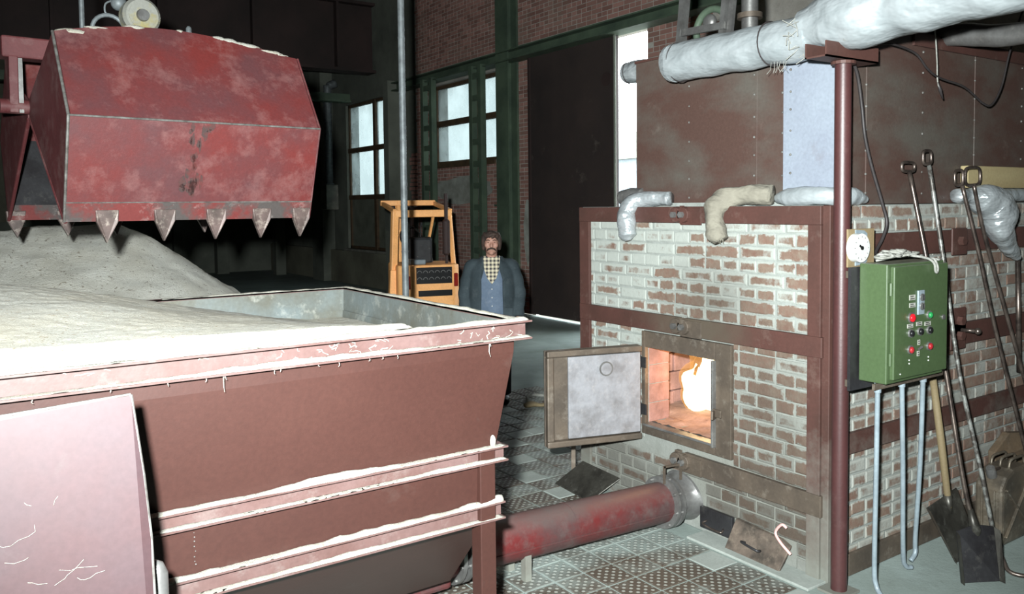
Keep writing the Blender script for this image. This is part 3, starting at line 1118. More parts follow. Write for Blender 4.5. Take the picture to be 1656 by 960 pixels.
def flame(mb, x, y, z0, h, r, seed, n=14, m=18):
    pts = []
    rs = []
    for i in range(m + 1):
        t = i / m
        pts.append((x + 0.07 * noise.noise(Vector((seed, t * 2.2, 0))) * t * 2, y + 0.08 * noise.noise(Vector((seed + 9, t * 2.2, 3))) * t * 2, z0 + h * t))
        rs.append(max(0.003, r * (math.sin(PI * min(1, (t * 0.92 + 0.10))) ** 0.8) * (1 - 0.35 * t)))
    mb.tube(pts, rs, n, disp=lambda q: 0.018 * noise.noise(q * 14 + Vector((seed, 0, 0))))


fmb = MB()
fmb.tube([(4.24 + 0.012 * math.sin(i * 1.7), 3.865 + 0.012 * math.sin(i * 2.3 + 1) - 0.004 * i, 0.62 + i * 0.075) for i in range(12)], [0.075, 0.085, 0.082, 0.074, 0.066, 0.062, 0.060, 0.058, 0.058, 0.054, 0.046, 0.02], 14,
         disp=lambda q: 0.010 * noise.noise(q * 16))
flame(fmb, 4.20, 3.965, 0.60, 0.30, 0.085, 1)
flame(fmb, 4.20, 3.92, 0.585, 0.30, 0.095, 3)
fmb.build('flame_core', M['flame'], fire, smooth=True)
fmb = MB()
flame(fmb, 4.20, 3.97, 0.585, 0.36, 0.105, 1)
flame(fmb, 4.22, 3.90, 0.60, 0.62, 0.105, 7)
fmb.build('flame_edge', M['flame_out'], fire, smooth=True)
pl = bpy.data.lights.new('fire_glow', 'POINT')
pl.energy = 9
pl.color = (1.0, 0.52, 0.22)
pl.shadow_soft_size = 0.12
plo = bpy.data.objects.new('fire_glow', pl)
COL.objects.link(plo)
plo.location = (4.02, 3.72, 0.90)

# ---- open door
HX, HY = XF - 0.035, 4.005
dd = Vector((-0.962, 0.272, 0)).normalized()
dn = Vector((dd.y, -dd.x, 0)) * -1
if dn.dot(Vector((-HX, -HY, 0))) < 0:
    dn = -dn


def dpt(s, n_, z):
    return Vector((HX, HY, z)) + dd * s + dn * n_


def dbox(s0, s1, n0, n1, z0, z1):
    m = MB()
    return m.add([dpt(s0, n0, z0), dpt(s1, n0, z0), dpt(s1, n1, z0), dpt(s0, n1, z0), dpt(s0, n0, z1), dpt(s1, n0, z1), dpt(s1, n1, z1), dpt(s0, n1, z1)],
                 [(3, 2, 1, 0), (4, 5, 6, 7), (0, 1, 5, 4), (1, 2, 6, 5), (2, 3, 7, 6), (3, 0, 4, 7)])


door = dbox(0.0, 0.66, -0.02, 0.0, 0.47, 1.085).build('stoke_door', M['brownsteel'], fur, bevel=0.004)
for a in ((0.0, 0.66, 0.0, 0.05, 1.045, 1.085), (0.0, 0.66, 0.0, 0.05, 0.47, 0.51), (0.615, 0.66, 0.0, 0.05, 0.51, 1.045), (0.0, 0.03, 0.0, 0.03, 0.51, 1.045)):
    dbox(*a).build('door_rim', M['brownsteel'], door, bevel=0.008)
M['liner'] = paint('scaled_liner_plate', (194, 184, 180), (150, 138, 132), scale=9, lo=0.4, hi=0.75, dust=0.35, dustc=(212, 206, 204), rough=0.7, bump=0.3, fine=30)
dbox(0.02, 0.525, 0.045, 0.065, 0.525, 1.045).build('liner_plate', M['liner'], door, bevel=0.004)
dbox(0.1, 0.5, 0.0, 0.045, 0.6, 0.95).build('liner_spacer', M['steel'], door)
MB().cyl(dpt(0.265, 0.06, 0.955), dpt(0.265, 0.0705, 0.955), 0.047, n=24).build('peephole_disc', M['steel'], door, smooth='edge')
MB().cyl(dpt(0.265, 0.07, 0.955), dpt(0.265, 0.072, 0.955), 0.038, n=24).build('peephole_glass', M['liner'], door)
for zz in (0.66, 0.97):
    hg = MB().cyl((XF - 0.035, 4.005, zz - 0.045), (XF - 0.035, 4.005, zz + 0.045), 0.016, n=12)
    hg.box(XF - 0.03, 3.945, zz - 0.035, XF - 0.018, 4.005, zz + 0.035)
    hg.build('hinge', M['darksteel'], fur, bevel=0.002)

# ---- ash hatches at the foot
hm = paint('rusty_ash_hatch', (100, 88, 78), (58, 52, 46), scale=9, dust=0.4, dustc=(128, 116, 102), rough=0.7)
hp = MB().box(XF - 0.03, 3.225, 0.035, XF - 0.004, 3.475, 0.165).build('ash_hatch', M['darksteel'], fur, bevel=0.004)
MB().tube(smooth_path([(XF - 0.03, 3.42, 0.09), (XF - 0.06, 3.42, 0.075), (XF - 0.06, 3.29, 0.065), (XF - 0.03, 3.29, 0.075)], 4), 0.006, 8).build('handle', M['rod'], hp, smooth=True)
hp = MB().prism([(XF - 0.11, 3.215, 0.0), (XF - 0.12, 2.83, 0.0), (XF - 0.03, 2.82, 0.125), (XF - 0.03, 2.88, 0.15), (XF - 0.02, 3.205, 0.165)], (0.022, 0, 0.004)).build('loose_ash_hatch', hm, fur, bevel=0.004)
MB().tube(smooth_path([(XF - 0.075, 3.09, 0.075), (XF - 0.105, 3.09, 0.085), (XF - 0.112, 2.98, 0.075), (XF - 0.08, 2.98, 0.065)], 4), 0.007, 8).build('handle', M['darksteel'], hp, smooth=True)
M['pinkwire'] = paint('pink_wire', (222, 176, 170), (200, 150, 146), scale=9, rough=0.5)
MB().tube(smooth_path([(XF - 0.05, 2.80, 0.10), (XF - 0.06, 2.86, 0.15), (XF - 0.05, 2.90, 0.19), (XF - 0.05, 2.86, 0.245), (XF - 0.045, 2.83, 0.235)], 5), 0.008, 8).build('wire_hook', M['pinkwire'], hp, smooth=True)
# base angle strip along the foot of the front wall
MB().box(XF - 0.16, YC, -0.003, XF - 0.0, 3.46, 0.012).build('base_strip', M['dusttile'], fur, bevel=0.003)

# ---- loose steel tray leaning at the left foot
tr = thing('steel_tray', 'dark sheet steel tray leaning against the left foot of the furnace', 'tray', (3.69, 4.45, 0))
MB().prism([(3.56, 4.70, 0.0), (3.52, 4.27, 0.0), (3.715, 4.18, 0.14), (3.715, 4.58, 0.16)], (0.006, 0, 0.008)).build('sheet', M['shovel'], tr)
MB().bar((3.70, 4.66, 0.0), (3.71, 4.67, 0.36), 0.03, 0.045).build('side_strip', M['brownsteel'], tr)

# ================================================================== SCREW CONVEYOR
sc = thing('screw_conveyor', 'dusty red screw conveyor tube running along the floor from hopper to furnace', 'conveyor', (2.9, 3.64, 0))
ax = lambda t: Vector((1.98 + t * (3.60 - 1.98), 3.64, 0.232 + t * (0.172 - 0.232)))
M['tube_red'] = paint('conveyor_red_paint', (168, 62, 60), (140, 98, 94), scale=3.2, lo=0.42, hi=0.62, dust=0.45, dustc=(160, 150, 144), rough=0.5, topdust=0.5, bump=0.08)
MB().tube([ax(i / 20) for i in range(21)], 0.122, 32).build('tube', M['tube_red'], sc, smooth='edge')
MB().tube([ax(0.52), ax(0.535)], 0.1235, 32).build('weld_ring', M['tube_red'], sc)
MB().bar(ax(0.0) + Vector((0, -0.121, -0.03)), ax(1.0) + Vector((0, -0.121, -0.03)), 0.006, 0.008).build('seam', M['tube_red'], sc)


def flange(t0, r, mt, name='flange', th=0.022):
    a = ax(t0)
    d = (ax(1) - ax(0)).normalized()
    f_ = MB().cyl(a - d * th / 2, a + d * th / 2, r, n=32).build(name, mt, sc, smooth='edge')
    for k in range(8):
        an = 2 * PI * k / 8 + 0.2
        q = a + Vector((0, math.cos(an), math.sin(an))) * (r - 0.016)
        MB().cyl(q - d * 0.022, q + d * 0.022, 0.009, n=6).build('bolt', M['steel'], f_)
    return f_


flange(0.985, 0.158, M['steel'])
flange(1.012, 0.158, M['steel'])
flange(0.09, 0.158, M['steel'])
flange(0.062, 0.158, M['steel'])
MB().tube([(3.63, 3.64, 0.168), (3.70, 3.64, 0.172), (3.75, 3.64, 0.175), (3.764, 3.64, 0.178)], [0.122, 0.125, 0.15, 0.165], 32).build('wall_collar', M['steel'], sc, smooth='edge')
br = MB().bar((3.56, 3.60, 0.30), (3.56, 3.60, 0.41), 0.012, 0.012).bar((3.70, 3.60, 0.30), (3.70, 3.60, 0.395), 0.012, 0.012).bar((3.554, 3.60, 0.405), (3.706, 3.60, 0.395), 0.012, 0.012)
br.build('lifting_loop', M['brownsteel'], sc)
MB().box(1.2, 3.52, 0.10, 2.02, 3.76, 0.33).build('inlet_trough', M['tube_red'], sc, bevel=0.02)
MB().bar((2.5, 3.56, 0), (2.5, 3.56, 0.14), 0.04, 0.04).bar((2.5, 3.72, 0), (2.5, 3.72, 0.14), 0.04, 0.04).build('support_foot', M['beam'], sc)

# ================================================================== HOPPER
hop = thing('sawdust_hopper', 'long red-brown steel hopper with channel rims standing on legs, full of sawdust', 'hopper', (0.5, 3.6, 0))
X0, X1, Y0, Y1 = -1.1, 1.93, 2.69, 4.52       # outer rim rectangle
ZR = 1.543
IN = 0.10


def ring_pts(ins, z, ox=0.0):
    return [(X0 + ins, Y0 + ins, z), (X1 - ins - ox, Y0 + ins, z), (X1 - ins - ox, Y1 - ins, z), (X0 + ins, Y1 - ins, z)]


# rings from the top: inner lip, shoulder, belt, second belt, funnel mouth
RT = ring_pts(0.05, ZR - 0.01)
RS = ring_pts(0.055, ZR - 0.13)
RB = ring_pts(0.115, 1.00, 0.0)
RC = ring_pts(0.125, 0.74, 0.0)
RD = [(X0 + 0.5, 3.36, 0.22), (1.93, 3.38, 0.22), (1.93, 3.80, 0.22), (X0 + 0.5, 3.80, 0.22)]


def wallpart(name, a, b, k, mat, th=0.006):
    """one plate between ring a and ring b on side k, given thickness"""
    l = (k + 1) % 4
    p = [Vector(a[k]), Vector(a[l]), Vector(b[l]), Vector(b[k])]
    nrm = (p[1] - p[0]).cross(p[3] - p[0]).normalized() * th
    m = MB()
    m.prism(p, nrm)
    return m.build(name, mat, hop)


for k in range(4):
    inner_vis = k in (1, 2)
    wallpart('rim_plate', RT, RS, k, M['hopper_in'] if inner_vis else M['redbrown'])
    wallpart('upper_panel', RS, RB, k, M['redbrown'])
    wallpart('middle_panel', RB, RC, k, M['redbrown'])
    wallpart('funnel_panel', RC, RD, k, M['redbrown'])
# bare inner faces of the plates
for k in (1, 2):
    a, b = RS, RB
    l = (k + 1) % 4
    c = Vector(((X0 + X1) / 2, (Y0 + Y1) / 2, 1.3))
    p = [Vector(a[k]), Vector(a[l]), Vector(b[l]), Vector(b[k])]
    n_ = (p[1] - p[0]).cross(p[3] - p[0]).normalized()
    if n_.dot(c - p[0]) < 0:
        n_ = -n_
    MB().prism([q + n_ * 0.009 for q in p], n_ * 0.004).build('inner_plate', M['hopper_in'], hop)


def channel(z0, z1, ins, fl_, name, mt):
    """C-channel belt all round: web plus two outward flanges"""
    xs0, xs1, ys0, ys1 = X0 + ins, X1 - ins, Y0 + ins, Y1 - ins
    t = 0.007
    for side in range(4):
        m = MB()
        if side == 0:
            m.box(xs0 - fl_, ys0 - 0.006, z0, xs1 + fl_, ys0, z1)
            m.box(xs0 - fl_, ys0 - fl_, z1 - t, xs1 + fl_, ys0, z1).box(xs0 - fl_, ys0 - fl_, z0, xs1 + fl_, ys0, z0 + t)
        elif side == 1:
            m.box(xs1, ys0, z0, xs1 + 0.006, ys1, z1)
            m.box(xs1, ys0 + 0.0, z1 - t, xs1 + fl_, ys1, z1).box(xs1, ys0 + 0.0, z0, xs1 + fl_, ys1, z0 + t)
        elif side == 2:
            m.box(xs0 - fl_, ys1, z0, xs1 + fl_, ys1 + 0.006, z1)
            m.box(xs0 - fl_, ys1, z1 - t, xs1 + fl_, ys1 + fl_, z1).box(xs0 - fl_, ys1, z0, xs1 + fl_, ys1 + fl_, z0 + t)
        else:
            m.box(xs0 - 0.006, ys0, z0, xs0, ys1, z1)
            m.box(xs0 - fl_, ys0, z1 - t, xs0, ys1, z1).box(xs0 - fl_, ys0, z0, xs0, ys1, z0 + t)
        m.build(name, mt, hop)


M['rimpaint'] = paint('worn_rim_paint', (168, 124, 120), (150, 104, 98), scale=4, dust=0.3, dustc=(206, 196, 190), rough=0.5)
channel(ZR - 0.075, ZR, 0.055, 0.055, 'rim_channel', M['rimpaint'])
channel(0.968, 1.030, 0.115, 0.042, 'belt_channel', M['rimpaint'])
channel(0.728, 0.800, 0.125, 0.042, 'belt_channel', M['rimpaint'])
for (lx, ly) in ((X1 - 0.16, Y0 + 0.13), (X1 - 0.16, Y1 - 0.13), (X0 + 0.16, Y0 + 0.13), (X0 + 0.16, Y1 - 0.13)):
    MB().box(lx - 0.036, ly - 0.036, 0, lx + 0.036, ly + 0.036, 1.02).build('leg', M['redbrown'], hop, bevel=0.003)
wl = MB()
for k in range(12):
    wl.ball((1.772, Y0 + 0.112, 0.815 + k * 0.0125 + rnd.uniform(-0.003, 0.003)), 0.002 + rnd.uniform(0, 0.0025), 6, 4)
for k in range(8):
    wl.ball((0.64 + rnd.uniform(-0.002, 0.002), Y0 + 0.117, 0.83 + k * 0.016 + rnd.uniform(-0.005, 0.005)), 0.0012 + rnd.uniform(0, 0.0015), 6, 4)
wl.build('weld_beads', M['wornedge'], hop, kind='stuff')

# sawdust on the rim and the belts
def ledge(name, p0, p1, w, hmax, seed, label, thin=0.35, mat=None):
    p0, p1 = Vector(p0), Vector(p1)
    L = (p1 - p0).length
    d = (p1 - p0) / L
    side = Vector((0, 0, 1)).cross(d)
    nseg = int(L / 0.012)
    vs, fs = [], []
    for i in range(nseg + 1):
        t = i / nseg
        s = t * L
        hh = hmax * max(0.06, thin + 0.9 * noise.noise(Vector((s * 2.1, seed, 0.3))) + 0.35 * noise.noise(Vector((s * 14, seed, 1.3))))
        ww = w * (0.82 + 0.3 * noise.noise(Vector((s * 9, seed, 5.0))))
        c = p0 + d * s
        prof = [(-ww / 2, 0), (-ww * 0.38, hh * 0.5), (-ww * 0.1, hh), (ww * 0.2, hh * 0.95), (ww * 0.42, hh * 0.55), (ww / 2, 0)]
        for (a, b) in prof:
            vs.append(c + side * a + Vector((0, 0, b + (0.002 * noise.noise(Vector((s * 60, a * 90, seed))) if b > 0 else 0))))
    n6 = 6
    for i in range(nseg):
        for k in range(n6 - 1):
            fs.append((i * n6 + k, i * n6 + k + 1, (i + 1) * n6 + k + 1, (i + 1) * n6 + k))
        fs.append((i * n6 + n6 - 1, i * n6, (i + 1) * n6, (i + 1) * n6 + n6 - 1))
    fs.append(tuple(range(n6)))
    fs.append(tuple(nseg * n6 + k for k in range(n6))[::-1])
    return MB().add(vs, fs).build(name, mat or M['sawdust'], smooth=True, label=label, cat='sawdust', kind='stuff')


ledge('sawdust_drift', (X0, Y0 + 0.032, ZR), (X1 - 0.01, Y0 + 0.032, ZR), 0.062, 0.022, 1.0, 'sawdust lying along the top of the hopper near rim')
ledge('sawdust_drift', (X0, Y0 + 0.028, ZR - 0.068), (X1, Y0 + 0.028, ZR - 0.068), 0.050, 0.020, 2.0, 'sawdust strip on the lower flange of the hopper near rim')
ledge('sawdust_drift', (X1 - 0.03, Y0 + 0.05, ZR), (X1 - 0.03, Y1 - 0.02, ZR), 0.05, 0.012, 3.0, 'thin sawdust line along the short right rim of the hopper')
ledge('sawdust_drift', (0.9, Y1 - 0.03, ZR), (X1 - 0.04, Y1 - 0.03, ZR), 0.05, 0.014, 4.0, 'thin sawdust line along the far rim of the hopper')
ledge('sawdust_drift', (X0 + 0.1, Y0 + 0.094, 1.030), (X1 - 0.08, Y0 + 0.094, 1.030), 0.05, 0.022, 5.0, 'sawdust strip on the top flange of the upper hopper belt')
ledge('sawdust_drift', (X0 + 0.1, Y0 + 0.092, 0.975), (X1 - 0.08, Y0 + 0.092, 0.975), 0.04, 0.012, 6.0, 'thin sawdust strip on the bottom flange of the upper hopper belt')
ledge('sawdust_drift', (X0 + 0.1, Y0 + 0.104, 0.800), (X1 - 0.09, Y0 + 0.104, 0.800), 0.052, 0.030, 7.0, 'thick uneven sawdust strip on the top flange of the lower hopper belt')
ledge('sawdust_drift', (X0 + 0.1, Y0 + 0.102, 0.735), (X1 - 0.09, Y0 + 0.102, 0.735), 0.04, 0.012, 8.0, 'thin sawdust strip on the bottom flange of the lower hopper belt')
MB().ball((X1 - 0.13, Y0 + 0.10, 1.045), (0.012, 0.010, 0.032), 10, 8, disp=lambda q: 0.006 * noise.noise(q * 60)).build(
    'sawdust_pinch', M['sawdust'], smooth=True, label='small pointed pinch of sawdust at the right end of the upper hopper belt', cat='sawdust', kind='stuff')


# sawdust filling the hopper
def fill(u, v):
    x = X0 + 0.06 + u * (X1 - X0 - 0.12)
    y = Y0 + 0.022 + v * (Y1 - Y0 - 0.084)
    ys_ = 0.022 + 0.075 * max(0.0, min(1.0, (x - 0.95) / 0.4))
    y = Y0 + ys_ + v * (Y1 - Y0 - 0.062 - ys_)
    t = max(0.0, min(1.0, (x - 0.05) / 1.6))
    ridge = 1.745 * (1 - t) + 1.47 * t - 0.08 * t * t
    if x < 0.05:
        ridge = 1.745 + 0.03 * math.sin(x * 3)
    yc = 3.75
    near = max(0.0, (yc - y) / (yc - Y0))
    far = max(0.0, (y - yc) / (Y1 - yc))
    zn = ZR + 0.045 - 0.02 * max(0, x - 1.0) - (max(0.0, x - 1.42) * 0.55)
    zf = ZR + 0.02 - 0.22 * max(0, t - 0.15)
    if y < yc:
        s = near ** 1.25
        z = ridge * (1 - s) + zn * s
    else:
        s = far ** 1.3
        z = ridge * (1 - s) + zf * s
    dn_ = y - (Y0 + ys_)
    z = min(z, ZR + 0.004 + dn_ * 0.75)
    z += 0.013 * (1 - near ** 4) * fbm(x, y, 0.7, 2, 2.0) + 0.0028 * fbm(x, y, 1.7, 3, 26.0)
    return (x, y, z)


MB().grid(fill, 260, 150).build('sawdust_fill', M['sawdust'], smooth=True, label='pale sawdust heaped up inside the steel hopper', cat='sawdust', kind='stuff')


# the big heap on the floor beyond
def heap(u, v):
    x = -7.0 + u * 10.6
    y = 5.3 + v * 9.0
    dx = max(0.0, x - 1.35)
    dy = (y - 9.0)
    r = math.sqrt((dx) ** 2 + (dy * (0.92 if dy < 0 else 0.8)) ** 2)
    top = 1.98 + 0.06 * math.sin(x * 1.3)
    z = top - 0.06 - 0.66 * math.sqrt(r * r + 0.03) - (0.12 * max(0, r - 1.9))
    z += 0.05 * fbm(x, y, 0.2, 4, 1.2) + 0.018 * fbm(x, y, 4.2, 4, 5.0) + 0.005 * fbm(x, y, 8.0, 2, 30)
    if x < -3:
        z -= 0.02 * (x + 3) ** 2
    return (x, y, max(-0.02, z))


MB().grid(heap, 300, 240).build('sawdust_heap', M['sawheap'], smooth=True, label='large sawdust heap on the hall floor behind the hopper, under the grab', cat='sawdust', kind='stuff')

# ---- pink sheet leaning in front of the hopper
ps = thing('steel_sheet', 'pale pink scratched steel sheet leaning upright before the left end of the hopper', 'sheet', (0.0, 2.3, 0))
pts = [Vector((-0.75, 2.29, 1.36)), Vector((-0.3, 2.295, 1.475)), Vector((0.09, 2.30, 1.512)), Vector((0.379, 2.30, 1.526)), Vector((0.400, 2.285, 1.32)), Vector((0.411, 2.27, 1.15)), Vector((0.412, 2.24, 0.9)), Vector((0.412, 2.14, 0.0)), Vector((-0.75, 2.14, 0.0))]
MB().prism(pts, (0, 0.008, 0)).build('sheet', M['pink'], ps)
sp = MB()
for i in range(len(pts) - 3):
    sp.tube([pts[i] + Vector((0, 0.004, 0)), pts[i + 1] + Vector((0, 0.004, 0))], 0.005, 6)
sp.build('worn_edge', M['wornedge'], ps)
scm = MB()
for k in range(26):
    x, zz = rnd.uniform(-0.25, 0.3), rnd.uniform(0.95, 1.45)
    q = [Vector((x, 2.29, zz))]
    an = rnd.uniform(0, 2 * PI)
    for j in range(rnd.randint(3, 6)):
        an += rnd.uniform(-0.9, 0.9)
        q.append(q[-1] + Vector((math.cos(an), 0, math.sin(an) * 0.6)) * rnd.uniform(0.01, 0.03))
    q = [Vector((p.x, 2.297 - (1.526 - p.z) * 0.105 + (0.02 if p.z > 1.3 else 0.01) - 0.012, p.z)) for p in q]
    scm.tube(q, 0.0006, 4)
scm.build('sawdust_threads', M['sawdust'], ps, kind='stuff')
gp = thing('steel_pipe_stub', 'grey rounded steel pipe end beside the lower edge of the pink sheet', 'pipe', (0.44, 2.36, 0))
MB().tube([(0.44, 2.36, 0), (0.44, 2.36, 0.9), (0.44, 2.36, 1.02), (0.437, 2.36, 1.045), (0.432, 2.36, 1.058)], [0.028, 0.028, 0.027, 0.018, 0.004], 16).build('pipe', M['steel'], gp, smooth=True)
MB().cyl((0.44, 2.36, 0.93), (0.44, 2.36, 0.94), 0.032).build('collar', M['steel'], gp)

# ================================================================== BOILER CASING ON THE FURNACE
CX, CY0, CY1, CZ = 3.885, 2.640, 4.185, 2.955
cas = thing('boiler_casing', 'tall brown sheet-steel boiler casing with one pale panel, sitting on the brick furnace', 'boiler', (5.0, 3.4, ZT))
MB().box(CX + 0.012, CY0 + 0.012, ZT + 0.002, 6.4, CY1 - 0.01, CZ - 0.01).build('shell', M['beam'], cas)


def rivets(pts, par):
    m = MB()
    for p in pts:
        m.ball(p, 0.006 + rnd.uniform(0, 0.002), 6, 4)
    m.build('rivet_row', M['wornedge'], par, kind='stuff')


fy = [4.185, 3.694, 3.183, 2.991, 2.640]
for i, (a, b) in enumerate(zip(fy, fy[1:])):
    mt = M['casing_white'] if i == 3 else M['casing']
    off = 0.004 * (i % 2)
    p_ = MB().box(CX - 0.002 - off, b + (0.0 if i == 3 else -0.012), ZT + 0.003, CX + 0.012 - off, a, CZ if i < 3 else CZ - 0.02).build('front_panel', mt, cas, bevel=0.002)
    if i == 3:
        p_['label'] = 'pale lavender replacement panel'
    rivets([(CX - 0.004 - off, b + (0.006 if i != 3 else 0.3), ZT + 0.06 + 0.115 * k + rnd.uniform(-0.01, 0.01)) for k in range(8)], p_)
fx = [3.885, 4.113, 4.659, 5.247, 5.838, 6.4]
for i, (a, b) in enumerate(zip(fx, fx[1:])):
    off = 0.004 * (i % 2)
    p_ = MB().box(a, CY0 - 0.002 - off, ZT + 0.003, b + 0.012, CY0 + 0.012 - off, CZ).build('side_panel', M['casing'], cas, bevel=0.002)
    rivets([(b, CY0 - 0.004 - off, ZT + 0.06 + 0.115 * k + rnd.uniform(-0.01, 0.01)) for k in range(8)], p_)
MB().box(CX - 0.012, CY0 - 0.012, CZ - 0.012, 6.42, CY1 + 0.006, CZ + 0.004).build('top_sheet', M['beam'], cas, bevel=0.003)
MB().box(4.55, CY0 - 0.02, CZ - 0.075, 6.4, CY0 - 0.004, CZ - 0.012).build('upper_strap', M['beam'], cas)
MB().box(CX - 0.02, CY0 + 0.3, ZT, CX - 0.006, CY1, ZT + 0.022).build('foot_angle', M['mortar_side'], cas)
# machinery frame standing on the casing
mf = thing('pulley_frame', 'grey angle-steel frame with a wheel standing on top of the boiler casing', 'frame', (4.6, 4.2, CZ))
MB().bar((4.6, 4.50, CZ), (4.6, 4.38, 3.9), 0.04, 0.075, up=(1, 0, 0)).build('upright', M['steel'], mf)
MB().bar((4.6, 4.10, CZ), (4.6, 3.98, 3.9), 0.04, 0.04, up=(1, 0, 0)).build('upright', M['steel'], mf)
MB().bar((4.6, 4.03, CZ), (4.6, 3.91, 3.9), 0.04, 0.03, up=(1, 0, 0)).build('upright', M['steel'], mf)
MB().bar((4.58, 4.46, 3.27), (4.58, 4.02, 3.25), 0.03, 0.05).build('cross_bar', M['steel'], mf)
MB().tube(arc((4.66, 4.22, 3.26), 0.15, 0, 2 * PI, 28, (0, 1, 0), (0, 0, 1))[:-1], 0.026, 10, closed=True).build('wheel_rim', M['greensteel'], mf, smooth=True)
MB().ball((4.66, 4.24, 3.32), (0.04, 0.06, 0.06)).build('wheel_hub', M['steel'], mf, smooth=True)
MB().box(4.52, 3.90, CZ, 4.78, 4.55, CZ + 0.02).build('base_plate', M['steel'], mf)
vs_ = thing('vent_stub', 'short grey vent pipe with collar rising behind the silver pipe', 'pipe', (4.6, 3.82, CZ))
MB().cyl((4.6, 3.825, CZ), (4.6, 3.825, 3.7), 0.056).build('pipe', M['steel'], vs_, smooth='edge')
MB().cyl((4.6, 3.825, 3.26), (4.6, 3.825, 3.295), 0.085).build('collar', M['brownsteel'], vs_, smooth='edge')

# ---- post with bracket
po = thing('support_post', 'red-brown tubular post carrying the silver pipe at the furnace corner', 'post', (3.734, 2.52, 0))
MB().cyl((3.734, 2.52, 0), (3.734, 2.52, 2.70), 0.0405, n=24).build('tube', M['postred'], po, smooth='edge')
bk = MB().box(3.51, 2.46, 2.70, 3.94, 2.468, 2.775).box(3.51, 2.46, 2.70, 3.94, 2.58, 2.708).box(3.51, 2.572, 2.70, 3.94, 2.58, 2.775)
bk.build('bracket', M['beam'], po)
MB().cyl((3.734, 2.52, 2.685), (3.734, 2.52, 2.70), 0.06).build('cap_plate', M['beam'], po)
MB().box(3.66, 2.45, 0, 3.81, 2.595, 0.012).build('foot_plate', M['beam'], po)


# ---- insulated pipes
def foil_tube(path, rad, amp, seed, n=28, k=8, cap=True):
    pts = smooth_path(path, k)
    if isinstance(rad, (list, tuple)):
        rs = []
        m = len(pts) - 1
        for i in range(m + 1):
            t = i / m * (len(rad) - 1)
            a = min(int(t), len(rad) - 2)
            rs.append(rad[a] + (rad[a + 1] - rad[a]) * (t - a))
    else:
        rs = rad
    mb = MB()
    mb.tube(pts, rs, n, cap=cap, disp=lambda q: amp * (noise.noise(q * 7 + Vector((seed, 0, 0))) + 0.55 * noise.noise(Vector((q.x * 16, q.y * 9, q.z * 18 + seed))) + 0.3 * abs(noise.noise(q * 30 + Vector((0, seed, 0))))))
    return mb


mp = thing('insulated_main_pipe', 'thick silver-wrapped steam pipe crossing above the furnace front to the upper right', 'pipe', (3.70, 2.5, 2.85))
foil_tube([(3.69, 3.63, 2.853), (3.70, 3.4, 2.853), (3.70, 3.1, 2.850), (3.70, 2.85, 2.848), (3.70, 2.66, 2.848)], 0.112, 0.010, 1.0, k=12).build('near_wrap', M['foil'], mp, smooth='edge')
foil_tube([(3.70, 2.71, 2.885), (3.70, 2.55, 2.900), (3.69, 2.4, 2.900), (3.70, 2.2, 2.905), (3.70, 1.9, 2.915), (3.70, 1.5, 2.93), (3.70, 1.0, 2.95), (3.70, 0.6, 2.96)],
          [0.105, 0.142, 0.152, 0.140, 0.138, 0.136, 0.134, 0.13], 0.018, 4.0, k=12).build('outer_wrap', M['foil'], mp, smooth='edge')
MB().tube([(3.69, 3.632, 2.853), (3.69, 3.66, 2.853), (3.69, 3.675, 2.853)], [0.116, 0.112, 0.085], 28).build('end_cap', M['foilshiny'], mp, smooth='edge')
for yy in (3.60, 2.93):
    MB().tube(arc((3.70, yy, 2.853), 0.117, 0, 2 * PI, 28)[:-1], 0.004, 6, closed=True).build('binding_wire', M['cable'], mp)
wr = MB()
for k in range(14):
    a = rnd.uniform(0, 2 * PI)
    p = Vector((3.70 - 0.12 * abs(math.cos(a)) - 0.01, 2.70 + rnd.uniform(-0.03, 0.03), 2.87 + 0.1 * math.sin(a)))
    wr.tube([p, p + Vector((-0.02, rnd.uniform(-0.04, 0.04), rnd.uniform(-0.05, 0.03))), p + Vector((-0.03, rnd.uniform(-0.07, 0.07), rnd.uniform(-0.08, 0.02)))], 0.0022, 5)
for k in range(6):
    p = Vector((3.66, 2.80 + k * 0.02, 2.745))
    wr.tube([p, p + Vector((-0.01, rnd.uniform(-0.01, 0.01), -0.04)), p + Vector((-0.012, rnd.uniform(-0.01, 0.02), -0.06))], 0.0014, 5)
wr.build('wire_ends', M['rope'], mp, kind='stuff')
sp2 = thing('insulated_branch_pipe', 'dull silver-wrapped branch pipe in shadow at the upper right behind the main pipe', 'pipe', (4.9, 2.3, 2.9))
foil_tube([(4.9, 3.0, 3.02), (4.9, 2.6, 2.97), (4.88, 2.3, 2.915), (4.86, 1.9, 2.90), (4.85, 1.3, 2.90)], 0.062, 0.008, 7.0, k=8).build('wrap', M['steel'], sp2, smooth=True)  # grey steel on the foil wrap puts the pipe's shadow into its colour
MB().cyl((4.9, 2.75, CZ), (4.9, 2.75, 3.06), 0.05).build('saddle', M['steel'], sp2)
